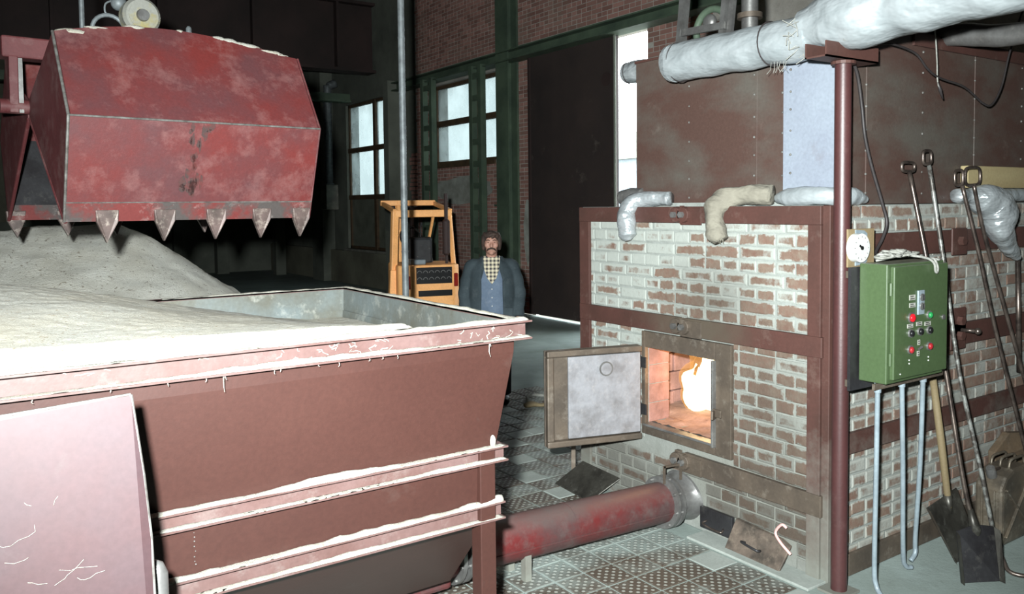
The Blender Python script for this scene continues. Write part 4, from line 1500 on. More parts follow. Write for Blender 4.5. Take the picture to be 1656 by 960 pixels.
# wrapped ends sticking out of the casing
st = thing('wrapped_pipe_stub', 'foil-wrapped round pipe stub on the upper left edge of the casing', 'pipe', (4.0, 4.3, 2.92))
foil_tube([(4.0, 4.18, 2.92), (4.0, 4.30, 2.92), (4.0, 4.40, 2.92), (4.0, 4.44, 2.92)], [0.07, 0.078, 0.07, 0.02], 0.008, 3.0, n=20).build('wrap', M['foilshiny'], st, smooth=True)
MB().tube(arc((4.0, 4.36, 2.92), 0.082, 0, 2 * PI, 20)[:-1], 0.003, 5, closed=True).build('binding_wire', M['cable'], st)
e1 = thing('foil_wrapped_elbow', 'shiny foil-wrapped pipe end bending down over the left of the furnace top beam', 'pipe', (3.78, 4.0, ZT))
foil_tube([(3.83, 3.82, 2.035), (3.80, 3.95, 2.038), (3.765, 4.06, 2.02), (3.715, 4.095, 1.96), (3.70, 4.085, 1.88), (3.70, 4.075, 1.80), (3.70, 4.065, 1.765)],
          [0.046, 0.052, 0.058, 0.054, 0.066, 0.062, 0.015], 0.016, 2.2, n=22).build('wrap', M['foilshiny'], e1, smooth=True)
foil_tube([(3.90, 4.12, 2.05), (3.89, 4.25, 2.05), (3.88, 4.33, 2.05), (3.88, 4.35, 2.05)], [0.06, 0.062, 0.05, 0.01], 0.008, 2.9, n=18).build('rear_stub', M['steel'], e1, smooth=True)
e2 = thing('wool_wrapped_elbow', 'frayed mineral-wool pipe end hanging over the middle of the furnace top beam', 'pipe', (3.78, 3.2, ZT))
foil_tube([(3.84, 3.03, 2.045), (3.81, 3.15, 2.045), (3.775, 3.27, 2.03), (3.72, 3.325, 1.98), (3.695, 3.325, 1.91), (3.695, 3.30, 1.84), (3.70, 3.27, 1.79)],
          [0.05, 0.058, 0.062, 0.062, 0.062, 0.062, 0.035], 0.022, 5.5, n=24).build('wrap', M['wool'], e2, smooth=True)
tf = MB()
for k in range(22):
    p = Vector((3.68 + rnd.uniform(-0.03, 0.02), 3.285 + rnd.uniform(-0.035, 0.035), 1.80))
    tf.tube([p, p + Vector((rnd.uniform(-0.01, 0.01), rnd.uniform(-0.012, 0.012), -rnd.uniform(0.01, 0.035)))], [0.004, 0.001], 5)
tf.build('frayed_tufts', M['wool'], e2, kind='stuff')
e3 = thing('flattened_wrap', 'flattened pale insulation roll lying at the foot of the pale casing panel', 'insulation', (3.82, 2.75, ZT))
foil_tube([(3.83, 2.99, 2.02), (3.815, 2.90, 2.032), (3.80, 2.78, 2.035), (3.815, 2.67, 2.035), (3.88, 2.605, 2.03), (3.98, 2.598, 2.025), (4.06, 2.60, 2.012)],
          [0.022, 0.05, 0.05, 0.05, 0.045, 0.042, 0.012], 0.012, 8.5, n=20).build('roll', M['foil'], e3, smooth=True)
e4 = thing('foil_wrapped_side_elbow', 'big crinkled foil elbow on the furnace right side beneath the yellow plank', 'pipe', (5.25, 2.55, 1.9))
foil_tube([(4.98, 2.60, 2.03), (5.08, 2.59, 2.03), (5.17, 2.555, 2.02), (5.27, 2.52, 1.99), (5.31, 2.51, 1.91), (5.32, 2.51, 1.83), (5.40, 2.51, 1.755), (5.50, 2.52, 1.69), (5.60, 2.53, 1.64)],
          [0.035, 0.04, 0.085, 0.105, 0.10, 0.085, 0.055, 0.042, 0.03], 0.014, 6.5, n=22).build('wrap', M['foilshiny'], e4, smooth=True)
MB().cyl((5.3, 2.60, 2.035), (6.3, 2.60, 2.035), 0.042).build('straight_run', M['foil'], e4, smooth='edge')
MB().cyl((5.60, 2.53, 1.64), (5.66, 2.535, 0.9), 0.016, n=10).build('drop_pipe', M['rod'], e4, smooth=True)
pk = thing('plank', 'yellow wooden plank lying on edge along the furnace top by the casing', 'plank', (5.6, 2.64, 2.077))
MB().box(5.085, 2.585, 2.078, 6.2, 2.633, 2.212).build('board', M['plank'], pk, bevel=0.006)

# ---- loose cables
cb1 = thing('hanging_cable', 'black cable dropping from the post bracket to the gauge board', 'cable', (4.0, 2.56, 1.7))
MB().tube(smooth_path([(3.84, 2.56, 2.78), (3.854, 2.56, 2.745), (3.93, 2.57, 2.657), (3.987, 2.58, 2.502), (4.018, 2.58, 2.343), (4.076, 2.575, 2.182), (4.154, 2.56, 1.986), (4.179, 2.55, 1.886), (4.14, 2.55, 1.804), (4.067, 2.54, 1.74), (4.0, 2.5, 1.70)], 6), 0.009, 8).build('cord', M['cable'], cb1, smooth=True)
cb2 = thing('looped_cable', 'thin black cable hanging in a deep loop in front of the casing side', 'cable', (4.8, 2.5, 2.57))
MB().tube(smooth_path([(3.95, 2.5, 2.80), (4.108, 2.5, 2.823), (4.342, 2.5, 2.797), (4.466, 2.5, 2.725), (4.593, 2.5, 2.684), (4.859, 2.5, 2.652), (5.071, 2.5, 2.573), (5.18, 2.5, 2.573), (5.288, 2.5, 2.682), (5.372, 2.5, 2.874), (5.466, 2.5, 3.052), (5.62, 2.5, 3.3)], 6), 0.006, 8).build('cord', M['cable'], cb2, smooth=True)
cb3 = thing('dangling_wire', 'short twisted wire dangling before the casing side under the main pipe', 'wire', (4.57, 2.5, 2.57))
MB().tube(smooth_path([(4.52, 2.5, 2.99), (4.542, 2.5, 2.933), (4.565, 2.5, 2.767), (4.575, 2.5, 2.66), (4.628, 2.5, 2.574)], 5), 0.004, 6).build('cord', M['rope'], cb3, smooth=True)
MB().tube([(4.575, 2.5, 2.66), (4.60, 2.5, 2.62), (4.63, 2.5, 2.57)], [0.004, 0.010, 0.004], 8).build('knot', M['cable'], cb3, smooth=True)

# ================================================================== CONTROL CABINET
cab = thing('control_cabinet', 'green steel control cabinet with push buttons and lamps in front of furnace side', 'cabinet', (3.97, 2.33, 1.118))
A, B, F0, F1, Z0, Z1 = 3.718, 4.224, 2.25, 2.41, 1.118, 1.70
MB().box(A, F0 + 0.012, Z0, B, F1, Z1).build('body', M['green'], cab, bevel=0.006)
cd = MB().box(A + 0.022, F0 - 0.012, Z0 + 0.022, B - 0.004, F0 + 0.012, Z1 - 0.012).build('door', M['green'], cab, bevel=0.005)
for zz in (1.58, 1.24):
    MB().cyl((A + 0.012, F0 + 0.002, zz - 0.03), (A + 0.012, F0 + 0.002, zz + 0.03), 0.008, n=10).build('hinge', M['green'], cab)
FY = F0 - 0.012
lab = paint('label_plate', (206, 206, 196), (180, 180, 170), scale=30, rough=0.4)
for (x, z, w, h) in ((3.892, 1.532, 0.052, 0.026), (3.893, 1.494, 0.052, 0.022), (3.876, 1.393, 0.05, 0.02), (3.956, 1.397, 0.05, 0.02), (4.033, 1.392, 0.056, 0.02), (3.956, 1.305, 0.02, 0.026), (3.951, 1.250, 0.02, 0.026)):
    l_ = MB().box(x - w / 2, FY - 0.002, z - h / 2, x + w / 2, FY, z + h / 2).build('label_plate', lab, cd)
    for q in (-0.25, 0.2):
        MB().box(x - w * 0.36, FY - 0.0026, z + h * q - 0.0012, x + w * (0.36 if q < 0 else 0.2), FY - 0.002, z + h * q + 0.0022).build('print_line', M['black'], l_)
sw = MB().box(3.961 - 0.026, FY - 0.008, 1.505 - 0.062, 3.961 + 0.03, FY, 1.505 + 0.058).build('switch_plate', M['conduit'], cd, bevel=0.002)
for zz in (1.528, 1.484):
    MB().cyl((3.965, FY - 0.008, zz), (3.965, FY - 0.014, zz), 0.019, n=16).build('key_switch', M['steel'], sw)
    MB().box(3.963, FY - 0.018, zz - 0.012, 3.967, FY - 0.014, zz + 0.012).build('key_slot', M['black'], sw)


def button(x, z, r, mt, ring=True, dome=True):
    b = MB().cyl((x, FY, z), (x, FY - 0.008, z), r * 1.3, n=18).build('button', M['steel'], cd, smooth='edge')
    MB().tube([(x, FY - 0.008, z), (x, FY - 0.016, z), (x, FY - 0.021, z)], [r, r * 0.9, r * 0.3], 16).build('button_cap', mt, b, smooth=True)


button(3.883, 1.433, 0.021, M['redlamp'])
button(4.043, 1.434, 0.016, M['greenlamp'])
for x, z in ((3.878, 1.357), (3.960, 1.359), (4.045, 1.358)):
    button(x, z, 0.016, M['black'])
for x, z in ((3.877, 1.276), (4.047, 1.277)):
    button(x, z, 0.017, M['redbtn'])
MB().bar((3.945, FY - 0.006, 1.272), (3.968, FY - 0.012, 1.284), 0.008, 0.008).build('toggle', M['steel'], cd)
MB().cyl((4.176, FY, 1.412), (4.176, FY - 0.008, 1.412), 0.013, n=14).build('lock', M['steel'], cd)
for x, z in ((3.872, 1.225), (3.872, 1.208), (4.045, 1.222), (4.045, 1.205), (3.795, 1.165)):
    MB().ball((x, FY, z), 0.004, 6, 4).build('screw', M['white'], cd)
MB().box(3.655, F1 + 0.004, 1.07, 4.20, F1 + 0.02, 1.68).build('back_plate', M['darksteel'], cab)
for zz in (1.095, 1.64):
    MB().box(3.70, F1 + 0.02, zz - 0.018, 4.34, F1 + 0.065, zz + 0.018).build('mounting_rail', M['brownsteel'], cab, bevel=0.003)
MB().box(3.70, F0 + 0.06, 1.085, 4.32, F0 + 0.075, 1.115).build('mounting_rail', M['brownsteel'], cab)
# three conduits
for i, (p, lb) in enumerate((([(3.756, 2.33, 1.116), (3.80, 2.36, 0.65), (3.838, 2.388, 0.16), (3.845, 2.38, 0.05), (3.83, 2.34, 0.012)], 'pale conduit nearest the post, running from cabinet to floor'),
                             ([(3.967, 2.33, 1.116), (4.09, 2.39, 0.60), (4.205, 2.45, 0.12), (4.235, 2.452, 0.03), (4.275, 2.44, 0.014)], 'middle of the three pale conduits under the green cabinet'),
                             ([(4.165, 2.33, 1.116), (4.29, 2.41, 0.60), (4.39, 2.488, 0.14), (4.395, 2.49, 0.05), (4.35, 2.49, 0.014)], 'pale conduit nearest the wooden shovel handle, curling back at its foot'))):
    t = thing('conduit_pipe', lb, 'conduit', (p[-1][0], p[-1][1], 0), group='conduits under the cabinet')
    MB().tube(smooth_path(p, 8), 0.0125, 12).build('pipe', M['conduit'], t, smooth=True)
    MB().cyl(p[0], Vector(p[0]) - Vector((0, 0, 0.05)), 0.017, n=12).build('gland', M['conduit'], t)
# tangle of cord on the cabinet
cr = thing('cord_tangle', 'tangle of white cord lying on the green cabinet, one loop hanging down', 'cord', (3.95, 2.32, 1.70))
pts = []
for k in range(46):
    t = k / 45
    pts.append((3.80 + 0.22 * t + 0.055 * math.sin(k * 1.9), 2.33 + 0.045 * math.cos(k * 2.3), 1.709 + 0.022 * abs(math.sin(k * 1.3)) + 0.03 * math.sin(t * PI)))
pts += [(4.05, 2.25, 1.715), (4.065, 2.225, 1.69), (4.07, 2.222, 1.655), (4.085, 2.222, 1.645), (4.095, 2.224, 1.67), (4.085, 2.235, 1.71), (4.11, 2.27, 1.712), (4.14, 2.24, 1.705)]
MB().tube(smooth_path(pts, 4), 0.0065, 7).build('cord', M['rope'], cr, smooth=True)
# gauge board
gb = thing('gauge_board', 'khaki board with a round white dial fixed to the post above the cabinet', 'gauge', (3.81, 2.465, 1.675))
MB().box(3.70, 2.462, 1.675, 3.925, 2.472, 1.866).build('board', M['khaki'], gb, bevel=0.002)
g = MB().cyl((3.757, 2.462, 1.772), (3.757, 2.425, 1.772), 0.072, n=32).build('dial_case', M['white'], gb, smooth='edge')
MB().prism([(3.757 + 0.095, 2.455, 1.772 + 0.07), (3.757 + 0.07, 2.455, 1.772 + 0.085), (3.757, 2.455, 1.772 + 0.09), (3.757, 2.455, 1.772 - 0.09), (3.757 + 0.07, 2.455, 1.772 - 0.085), (3.757 + 0.095, 2.455, 1.772 - 0.07)], (0, 0.007, 0)).build('dial_plate', M['conduit'], gb)
MB().cyl((3.757, 2.425, 1.772), (3.757, 2.4235, 1.772), 0.064, n=32).build('dial_face', M['white'], g)
MB().bar((3.757, 2.421, 1.772), (3.737, 2.421, 1.785), 0.004, 0.010).cyl((3.757, 2.4235, 1.772), (3.757, 2.418, 1.772), 0.010, n=12).build('needle', M['black'], g)
for k in range(12):
    a = 2 * PI * k / 12
    c, s = math.cos(a), math.sin(a)
    MB().bar((3.757 + 0.052 * c, 2.4232, 1.772 + 0.052 * s), (3.757 + 0.060 * c, 2.4232, 1.772 + 0.060 * s), 0.002, 0.002).build('tick', M['cable'], g)

# ================================================================== TOOLS
def loop(c, w, h, r, ang=0.0, ax_=(1, 0, 0)):
    u = Vector(ax_).normalized()
    v = Vector((0, 0, 1))
    pts = []
    for k in range(24):
        a = 2 * PI * k / 24
        x = math.copysign(abs(math.cos(a)) ** 0.55, math.cos(a)) * w / 2
        z = math.copysign(abs(math.sin(a)) ** 0.55, math.sin(a)) * h / 2
        pts.append(Vector(c) + u * (x * math.cos(ang) - z * math.sin(ang)) + v * (x * math.sin(ang) + z * math.cos(ang)))
    return MB().tube(pts, r, 8, closed=True)


s1 = thing('steel_shovel', 'long iron-shafted shovel with loop handle, dark square blade resting on the floor', 'shovel', (4.42, 2.15, 0))
MB().tube(smooth_path([(4.388, 2.55, 2.165), (4.42, 2.45, 1.62), (4.45, 2.365, 1.08), (4.45, 2.26, 0.5), (4.47, 2.205, 0.25)], 6), 0.012, 10).build('shaft', M['rod'], s1, smooth=True)
loop((4.386, 2.555, 2.19), 0.125, 0.05, 0.009).build('loop_handle', M['rod'], s1, smooth=True)
MB().prism([(4.36, 2.245, 0.255), (4.44, 2.21, 0.275), (4.50, 2.185, 0.275), (4.565, 2.155, 0.262), (4.49, 2.085, 0.012), (4.33, 2.20, 0.0)], (0.006, 0.009, 0.0)).build('blade', M['darksteel'], s1, bevel=0.002)
MB().prism([(4.36, 2.245, 0.255), (4.33, 2.20, 0.0), (4.315, 2.175, 0.0), (4.335, 2.215, 0.25)], (0.004, 0.006, 0.0)).build('blade_side', M['shovel'], s1)
MB().prism([(4.565, 2.155, 0.262), (4.49, 2.085, 0.012), (4.485, 2.055, 0.012), (4.565, 2.12, 0.25)], (0.004, 0.004, 0.0)).build('blade_side', M['shovel'], s1)
MB().tube([(4.455, 2.225, 0.36), (4.47, 2.205, 0.25), (4.475, 2.192, 0.20)], [0.014, 0.03, 0.008], 10).build('socket', M['shovel'], s1, smooth=True)
s2 = thing('wooden_shovel', 'short wooden-handled scoop shovel leaning behind the iron-shafted shovel', 'shovel', (4.62, 2.4, 0))
MB().tube([(4.565, 2.50, 1.02), (4.60, 2.465, 0.65), (4.625, 2.44, 0.36), (4.635, 2.43, 0.27)], [0.019, 0.021, 0.019, 0.015], 12).build('handle', M['wood'], s2, smooth=True)
MB().prism([(4.40, 2.43, 0.315), (4.56, 2.445, 0.325), (4.76, 2.455, 0.35), (4.80, 2.40, 0.16), (4.72, 2.345, 0.0), (4.55, 2.345, 0.0)], (0.003, 0.008, 0.0)).build('blade', M['shovel'], s2, bevel=0.002)
MB().prism([(4.40, 2.43, 0.315), (4.55, 2.345, 0.0), (4.53, 2.325, 0.0), (4.385, 2.40, 0.31)], (0.003, 0.004, 0)).build('blade_side', M['brownsteel'], s2)
MB().tube([(4.625, 2.438, 0.34), (4.64, 2.425, 0.22)], [0.024, 0.008], 10).build('socket', M['shovel'], s2, smooth=True)


def poker(lb, path, top, w, h, mt, tip, ang=0.0, yaw=0.0):
    t = thing('fire_poker', lb, 'poker', (path[-1][0], path[-1][1], 0), group='iron pokers leaning on the furnace side')
    MB().tube(smooth_path(path, 6), 0.0115, 10).build('shaft', mt, t, smooth=True)
    loop(top, w, h, 0.0095, ang, (math.cos(yaw), math.sin(yaw), 0)).build('loop_handle', M['rod'], t, smooth=True)
    if tip:
        MB().tube(smooth_path(tip, 5), 0.0115, 10).build('hooked_tip', M['rod'], t, smooth=True)


poker('iron poker with flaking white shaft and small square loop, hooked foot on the floor', [(4.553, 2.53, 2.20), (4.575, 2.45, 1.65), (4.602, 2.372, 1.06), (4.66, 2.27, 0.5), (4.69, 2.215, 0.17)], (4.549, 2.54, 2.245), 0.085, 0.075, M['rodpaint'],
      [(4.69, 2.215, 0.17), (4.66, 2.15, 0.06), (4.63, 2.10, 0.02), (4.66, 2.03, 0.013), (4.74, 1.98, 0.013)], 0.05)
poker('iron poker with a small round loop turned sideways, left one of the crossed pair', [(4.885, 2.52, 2.10), (5.0, 2.47, 1.68), (5.11, 2.43, 1.26), (5.26, 2.36, 0.7), (5.44, 2.27, 0.012)], (4.872, 2.53, 2.135), 0.085, 0.085, M['rod'], None, 0.0, 1.0)
poker('iron poker with wide rectangular loop handle, right one of the crossed pair', [(5.04, 2.53, 2.10), (5.13, 2.52, 1.85), (5.245, 2.50, 1.565), (5.50, 2.42, 0.85), (5.78, 2.33, 0.012)], (5.028, 2.53, 2.145), 0.175, 0.105, M['rod'], None, 0.04, 0.0)

# ---- jerrycan
jc = thing('jerrycan', 'worn grey-brown steel jerrycan standing on the floor by the furnace side', 'jerrycan', (5.14, 2.38, 0))
jp = [(4.97, 0.03), (5.0, 0.0), (5.29, 0.0), (5.32, 0.03), (5.32, 0.38), (5.29, 0.43), (5.10, 0.43), (5.02, 0.40), (4.97, 0.34)]
MB().prism([(x, 2.30, z) for x, z in jp], (0, 0.16, 0)).build('body', M['can'], jc, bevel=0.018)
for dx in (1, -1):
    a = (5.0, 2.296, 0.05) if dx > 0 else (5.29, 2.296, 0.05)
    b = (5.29, 2.296, 0.36) if dx > 0 else (5.0, 2.296, 0.33)
    MB().bar(a, b, 0.012, 0.022, up=(0, 1, 0)).build('pressed_rib', M['can'], jc, bevel=0.004)
    MB().bar((4.966, 2.345 if dx > 0 else 2.415, 0.05), (4.966, 2.345 if dx > 0 else 2.415, 0.32), 0.012, 0.012).build('pressed_rib', M['can'], jc, bevel=0.003)
for yy in (2.33, 2.38, 2.43):
    MB().tube(smooth_path([(5.10, yy, 0.43), (5.12, yy, 0.475), (5.20, yy, 0.48), (5.27, yy, 0.475), (5.285, yy, 0.43)], 4), 0.008, 8).build('carry_handle', M['can'], jc, smooth=True)
MB().tube([(5.01, 2.38, 0.39), (4.995, 2.38, 0.425), (4.985, 2.38, 0.445)], [0.028, 0.028, 0.024], 14).build('cap', M['steel'], jc, smooth='edge')
MB().bar((4.99, 2.355, 0.44), (5.05, 2.355, 0.44), 0.008, 0.012).build('cap_lever', M['rod'], jc)
M['wood2'] = paint('rough_brown_timber', (96, 80, 62), (70, 60, 48), scale=4, rough=0.8, dust=0.3, dustc=(120, 112, 100))
ob_ = thing('timber_offcut', 'rough brown timber offcut propped behind the jerrycan', 'timber', (5.6, 2.5, 0))
MB().prism([(5.38, 2.52, 0.0), (5.75, 2.50, 0.0), (5.76, 2.50, 0.50), (5.56, 2.54, 0.52), (5.40, 2.55, 0.42)], (0, 0.045, 0)).build('board', M['wood2'], ob_, bevel=0.005)
MB().bar((5.38, 2.508, 0.36), (5.74, 2.49, 0.40), 0.02, 0.04).build('batten', M['wood2'], ob_)

# ---- litter on the floor beyond the hopper
lt = thing('floor_scrap_bar', 'flat dark scrap bar lying on the dusty floor beyond the open stoke door', 'scrap', (4.85, 6.55, 0))
MB().tube(smooth_path([(4.66, 6.64, 0.03), (4.74, 6.62, 0.04), (4.82, 6.58, 0.025), (4.9, 6.56, 0.035), (5.05, 6.55, 0.045)], 5), [0.03, 0.04, 0.045, 0.05, 0.05, 0.05, 0.045, 0.04, 0.035, 0.03, 0.03, 0.03, 0.032, 0.034, 0.036, 0.04, 0.045, 0.05, 0.05, 0.05, 0.04][:21], 10, flat=0.6).build('bar', M['wood'], lt, smooth=True)
l2 = MB().tube(smooth_path([(4.86, 6.86, 0.012), (4.90, 6.93, 0.03), (5.0, 6.95, 0.035), (5.12, 6.88, 0.02)], 6), 0.016, 8)
l2.build('pale_rag', M['rope'], smooth=True, label='pale twisted rag lying on the floor beyond the scrap bar', cat='rag')

# ================================================================== CLAMSHELL GRAB
GW = 1.46
grab = thing('clamshell_grab', 'big dusty red clamshell grab with toothed jaws hanging over the sawdust', 'grab', (0.561, 4.962, 0), math.radians(6.2))
VC = 0.99                                     # hinge plane, mirror for the rear jaw


def jaw(front):
    mv = (lambda v: v) if front else (lambda v: 2 * VC - v)
    T, Mm, Bb, Aa = (0.29, 2.99), (0.0, 2.506), (0.18, 1.938), (0.97, 2.62)
    th = 0.012
    nm = 'front_jaw' if front else 'rear_jaw'
    # upper plate with a bowed top edge
    nseg = 24
    top = []
    for i in range(nseg + 1):
        t = i / nseg
        hump = 0.115 * math.sin(PI * min(1.0, t * 1.02)) ** 0.9 * (1.0 - 0.25 * t)
        top.append((t * GW, mv(T[0] + hump * T[0] / (T[1] - Mm[1])), T[1] + hump))
    poly = [(0, mv(Mm[0]), Mm[1]), (GW, mv(Mm[0]), Mm[1])] + top[::-1]
    sgn = 1 if front else -1
    j = MB().prism(poly, (0, sgn * th, 0)).build(nm, M['bucket'], grab, local=True)
    # lower plate, cutting lip
    lipz = Bb[1] + 0.105
    lv = Bb[0] - 0.034
    MB().prism([(0, mv(Mm[0]), Mm[1]), (GW, mv(Mm[0]), Mm[1]), (GW, mv(lv), lipz), (0, mv(lv), lipz)], (0, sgn * th, 0)).build(
        'lower_plate', M['bucket'] if front else M['darksteel'], j, local=True)
    MB().prism([(0, mv(lv - 0.006), lipz), (GW, mv(lv - 0.006), lipz), (GW, mv(Bb[0] - 0.004), Bb[1]), (0, mv(Bb[0] - 0.004), Bb[1])], (0, sgn * 0.02, 0)).build(
        'cutting_lip', M['lip'], j, local=True)
    for x in (0.0, GW - th):
        MB().prism([(x, mv(T[0]), T[1]), (x, mv(Mm[0]), Mm[1]), (x, mv(Bb[0]), Bb[1]), (x, mv(Aa[0]), Aa[1] - 0.05), (x, mv(Aa[0]), Aa[1] + 0.06)], (th, 0, 0)).build(
            'cheek_plate', M['bucket_pink'], j, local=True)
        MB().tube([(x + 0.006, mv(Bb[0]), Bb[1]), (x + 0.006, mv(Aa[0]), Aa[1] - 0.05)], 0.012, 8).build('cheek_edge', M['bucket_pink'], j, local=True)
    if front:
        ed = MB().tube([(0, mv(T[0]), T[1]), (0, mv(Mm[0]), Mm[1]), (0, mv(Bb[0]), Bb[1])], 0.008, 8)
        ed.build('corner_weld', M['wornedge'], j, local=True)
        MB().tube([(0, mv(Mm[0]) - 0.002, Mm[1]), (GW, mv(Mm[0]) - 0.002, Mm[1])], 0.006, 8).build('crease_weld', M['wornedge'], j, local=True)
        MB().tube([(GW, mv(T[0]), T[1]), (GW, mv(Mm[0]), Mm[1]), (GW, mv(Bb[0]), Bb[1])], 0.006, 8).build('corner_weld', M['bucket_pink'], j, local=True)
        MB().tube([(0, mv(lv) - 0.004, lipz), (GW, mv(lv) - 0.004, lipz)], 0.004, 6).build('lip_weld', M['wornedge'], j, local=True)
    tx = (0.215, 0.53, 0.835, 1.125, 1.395) if front else (0.05, 0.37, 0.70, 1.03, 1.36)
    for x in tx:
        w = 0.062
        y0 = mv(Bb[0] - 0.03)
        MB().prism([(x - w, y0, Bb[1] + 0.065), (x + w, y0, Bb[1] + 0.065), (x + w * 0.9, y0, Bb[1] - 0.005), (x, mv(Bb[0] - 0.005), Bb[1] - 0.125), (x - w * 0.9, y0, Bb[1] - 0.005)],
                   (0, sgn * 0.034, 0)).build('tooth', M['tooth'], j, local=True, bevel=0.006)
    return j


M['lip'] = paint('scuffed_lip', (104, 48, 46), (74, 68, 66), scale=5, lo=0.42, hi=0.56, dust=0.3, dustc=(170, 160, 155), rough=0.5)
fj = jaw(True)
jaw(False)
# soot streak of bare steel on the front plate
M['streak'] = paint('black_grease', (66, 50, 48), (90, 44, 42), scale=14, lo=0.4, hi=0.6, rough=0.6)
rs = random.Random(3)
sm_ = MB()
for k in range(26):
    t = rs.random()
    zc = 2.50 - t * 0.40
    xc = 0.70 + rs.gauss(0, 0.035) - t * 0.03
    v_ = -0.0016 + (2.506 - zc) / (2.506 - 2.043) * 0.146
    w, h = rs.uniform(0.006, 0.02), rs.uniform(0.012, 0.05)
    poly = []
    for q in range(9):
        a = 2 * PI * q / 9
        rr = 1 + rs.uniform(-0.35, 0.35)
        dz = h * math.sin(a) * rr
        poly.append((xc + w * math.cos(a) * rr, v_ - dz / 0.463 * 0.146, zc + dz))
    sm_.prism(poly, (0, -0.0012, 0))
sm_.build('grease_streak', M['streak'], fj, local=True, kind='stuff')
# head frame, sheaves, rings
MB().box(-0.14, 0.93, 2.93, GW + 0.14, 1.07, 3.06).build('head_beam', M['bucket_pink'], grab, local=True, bevel=0.012)
for x in (-0.105, GW + 0.055):
    MB().prism([(x, 0.93, 2.94), (x, 1.07, 2.94), (x, 1.03, 2.60), (x, 0.95, 2.60)], (0.05, 0, 0)).build('hanger', M['bucket_pink'], grab, local=True, bevel=0.006)
    MB().cyl((x - 0.05 if x < 0 else x + 0.1, 0.99, 2.64), (x + 0.12 if x < 0 else x - 0.07, 0.99, 2.64), 0.045, n=18).build('hinge_pin', M['bucket_pink'], grab, local=True, smooth='edge')
    MB().box(x + 0.05 if x < 0 else x - 0.02, 0.95, 2.60, x + 0.075 if x < 0 else x, 1.03, 2.94).build('link_bar', M['steel'], grab, local=True)
M['sheave'] = paint('greasy_sheave', (140, 140, 132), (150, 140, 96), scale=9, lo=0.45, hi=0.6, rough=0.5, metal=0.3)
sv = MB().tube([(0.63, 0.78, 3.25), (0.63, 0.80, 3.25), (0.63, 0.83, 3.25), (0.63, 0.88, 3.25)], [0.10, 0.118, 0.108, 0.118], 32).build('sheave', M['sheave'], grab, local=True, smooth='edge')
MB().tube([(0.63, 0.755, 3.25), (0.63, 0.78, 3.25)], [0.036, 0.042], 20).build('sheave_hub', M['steel'], sv, local=True, smooth='edge')
MB().tube([(0.63, 0.775, 3.25), (0.63, 0.782, 3.25)], [0.085, 0.085], 28).build('sheave_face', M['sheave'], sv, local=True)
MB().tube(arc((0.47, 0.95, 3.16), 0.10, 0, 2 * PI, 24)[:-1], 0.014, 8, closed=True).build('lifting_ring', M['galv'], grab, local=True, smooth=True)
MB().ball((0.535, 0.95, 3.345), (0.05, 0.05, 0.05)).build('counter_ball', M['galv'], grab, local=True, smooth=True)
MB().tube(smooth_path([(0.50, 0.95, 3.36), (0.455, 0.95, 3.33), (0.45, 0.95, 3.28), (0.47, 0.95, 3.26)], 5), 0.006, 6).build('wire_clip', M['galv'], grab, local=True)
MB().tube(arc((0.95, 0.95, 3.07), 0.13, 0.0, PI, 18), 0.018, 8).build('lifting_bow', M['galv'], grab, local=True, smooth=True)
MB().tube([(0.95, 0.86, 3.05), (0.95, 0.86, 3.22), (0.95, 0.86, 3.235)], [0.019, 0.019, 0.01], 12).build('stop_pin', M['galv'], grab, local=True, smooth=True)
MB().cyl((0.36, 1.15, 3.0), (0.36, 1.15, 8.55), 0.016, n=10).build('hoist_rope', M['galv'], grab, local=True)
MB().cyl((0.72, 0.99, 3.06), (0.72, 0.99, 8.55), 0.004, n=6).build('thin_rope', M['galv'], grab, local=True)
MB().cyl((0.60, 0.88, 3.30), (0.60, 0.88, 8.55), 0.012, n=8).build('hoist_rope', M['galv'], grab, local=True)
dm = MB()
for k in range(34):
    t = rs.random() ** 0.8
    if rs.random() < 0.6:
        t = 0.62 + 0.36 * rs.random()
    hump = 0.115 * math.sin(PI * min(1.0, t * 1.02)) ** 0.9 * (1.0 - 0.25 * t)
    dm.ball((t * GW, 0.31 + hump * 0.6, 2.985 + hump), (rs.uniform(0.02, 0.09), 0.03, rs.uniform(0.006, 0.02)), 8, 5, disp=lambda q: 0.006 * noise.noise(q * 30))
dm.ball((0.12, 0.33, 2.995), (0.11, 0.04, 0.03), 10, 6)
dm.build('sawdust_crust', M['sawdust'], grab, local=True, smooth=True, kind='stuff')

# ================================================================== FORKLIFT
fk = thing('forklift', 'small orange forklift truck seen from behind, parked by the brick wall', 'forklift', (4.95, 9.92, 0), -math.radians(16.3))
fk.scale = (0.86, 0.86, 1.0)
W = 0.98


def fbuild(mb, name, mt, par=None, **kw):
    return mb.build(name, mt, par or fk, local=True, **kw)


cw = MB().prism([(0.0, 0.12, 0.30), (0.0, 0.12, 0.62), (0.0, 0.20, 1.00), (0.0, 0.95, 1.02), (0.0, 0.95, 0.30)], (W, 0, 0))
body = fbuild(MB().prism([(0.0, 0.10, 0.62), (0.10, 0.0, 0.62), (W - 0.10, 0.0, 0.62), (W, 0.10, 0.62), (W, 1.0, 0.62), (0.0, 1.0, 0.62)], (0, 0, 0.60)), 'counterweight', M['orange'], bevel=0.03)
fbuild(MB().prism([(0.24, 0.0, 0.24), (W - 0.24, 0.0, 0.24), (W - 0.06, 0.0, 0.66), (0.06, 0.0, 0.66)], (0, 0.5, 0)), 'lower_weight', M['orange'], body, bevel=0.02)
fbuild(MB().box(0.0, 0.95, 0.28, W, 2.0, 0.62), 'chassis', M['orange'], bevel=0.02)
gr = fbuild(MB().box(0.27, -0.012, 0.97, 0.84, 0.0, 1.19), 'grille', M['black'], body)
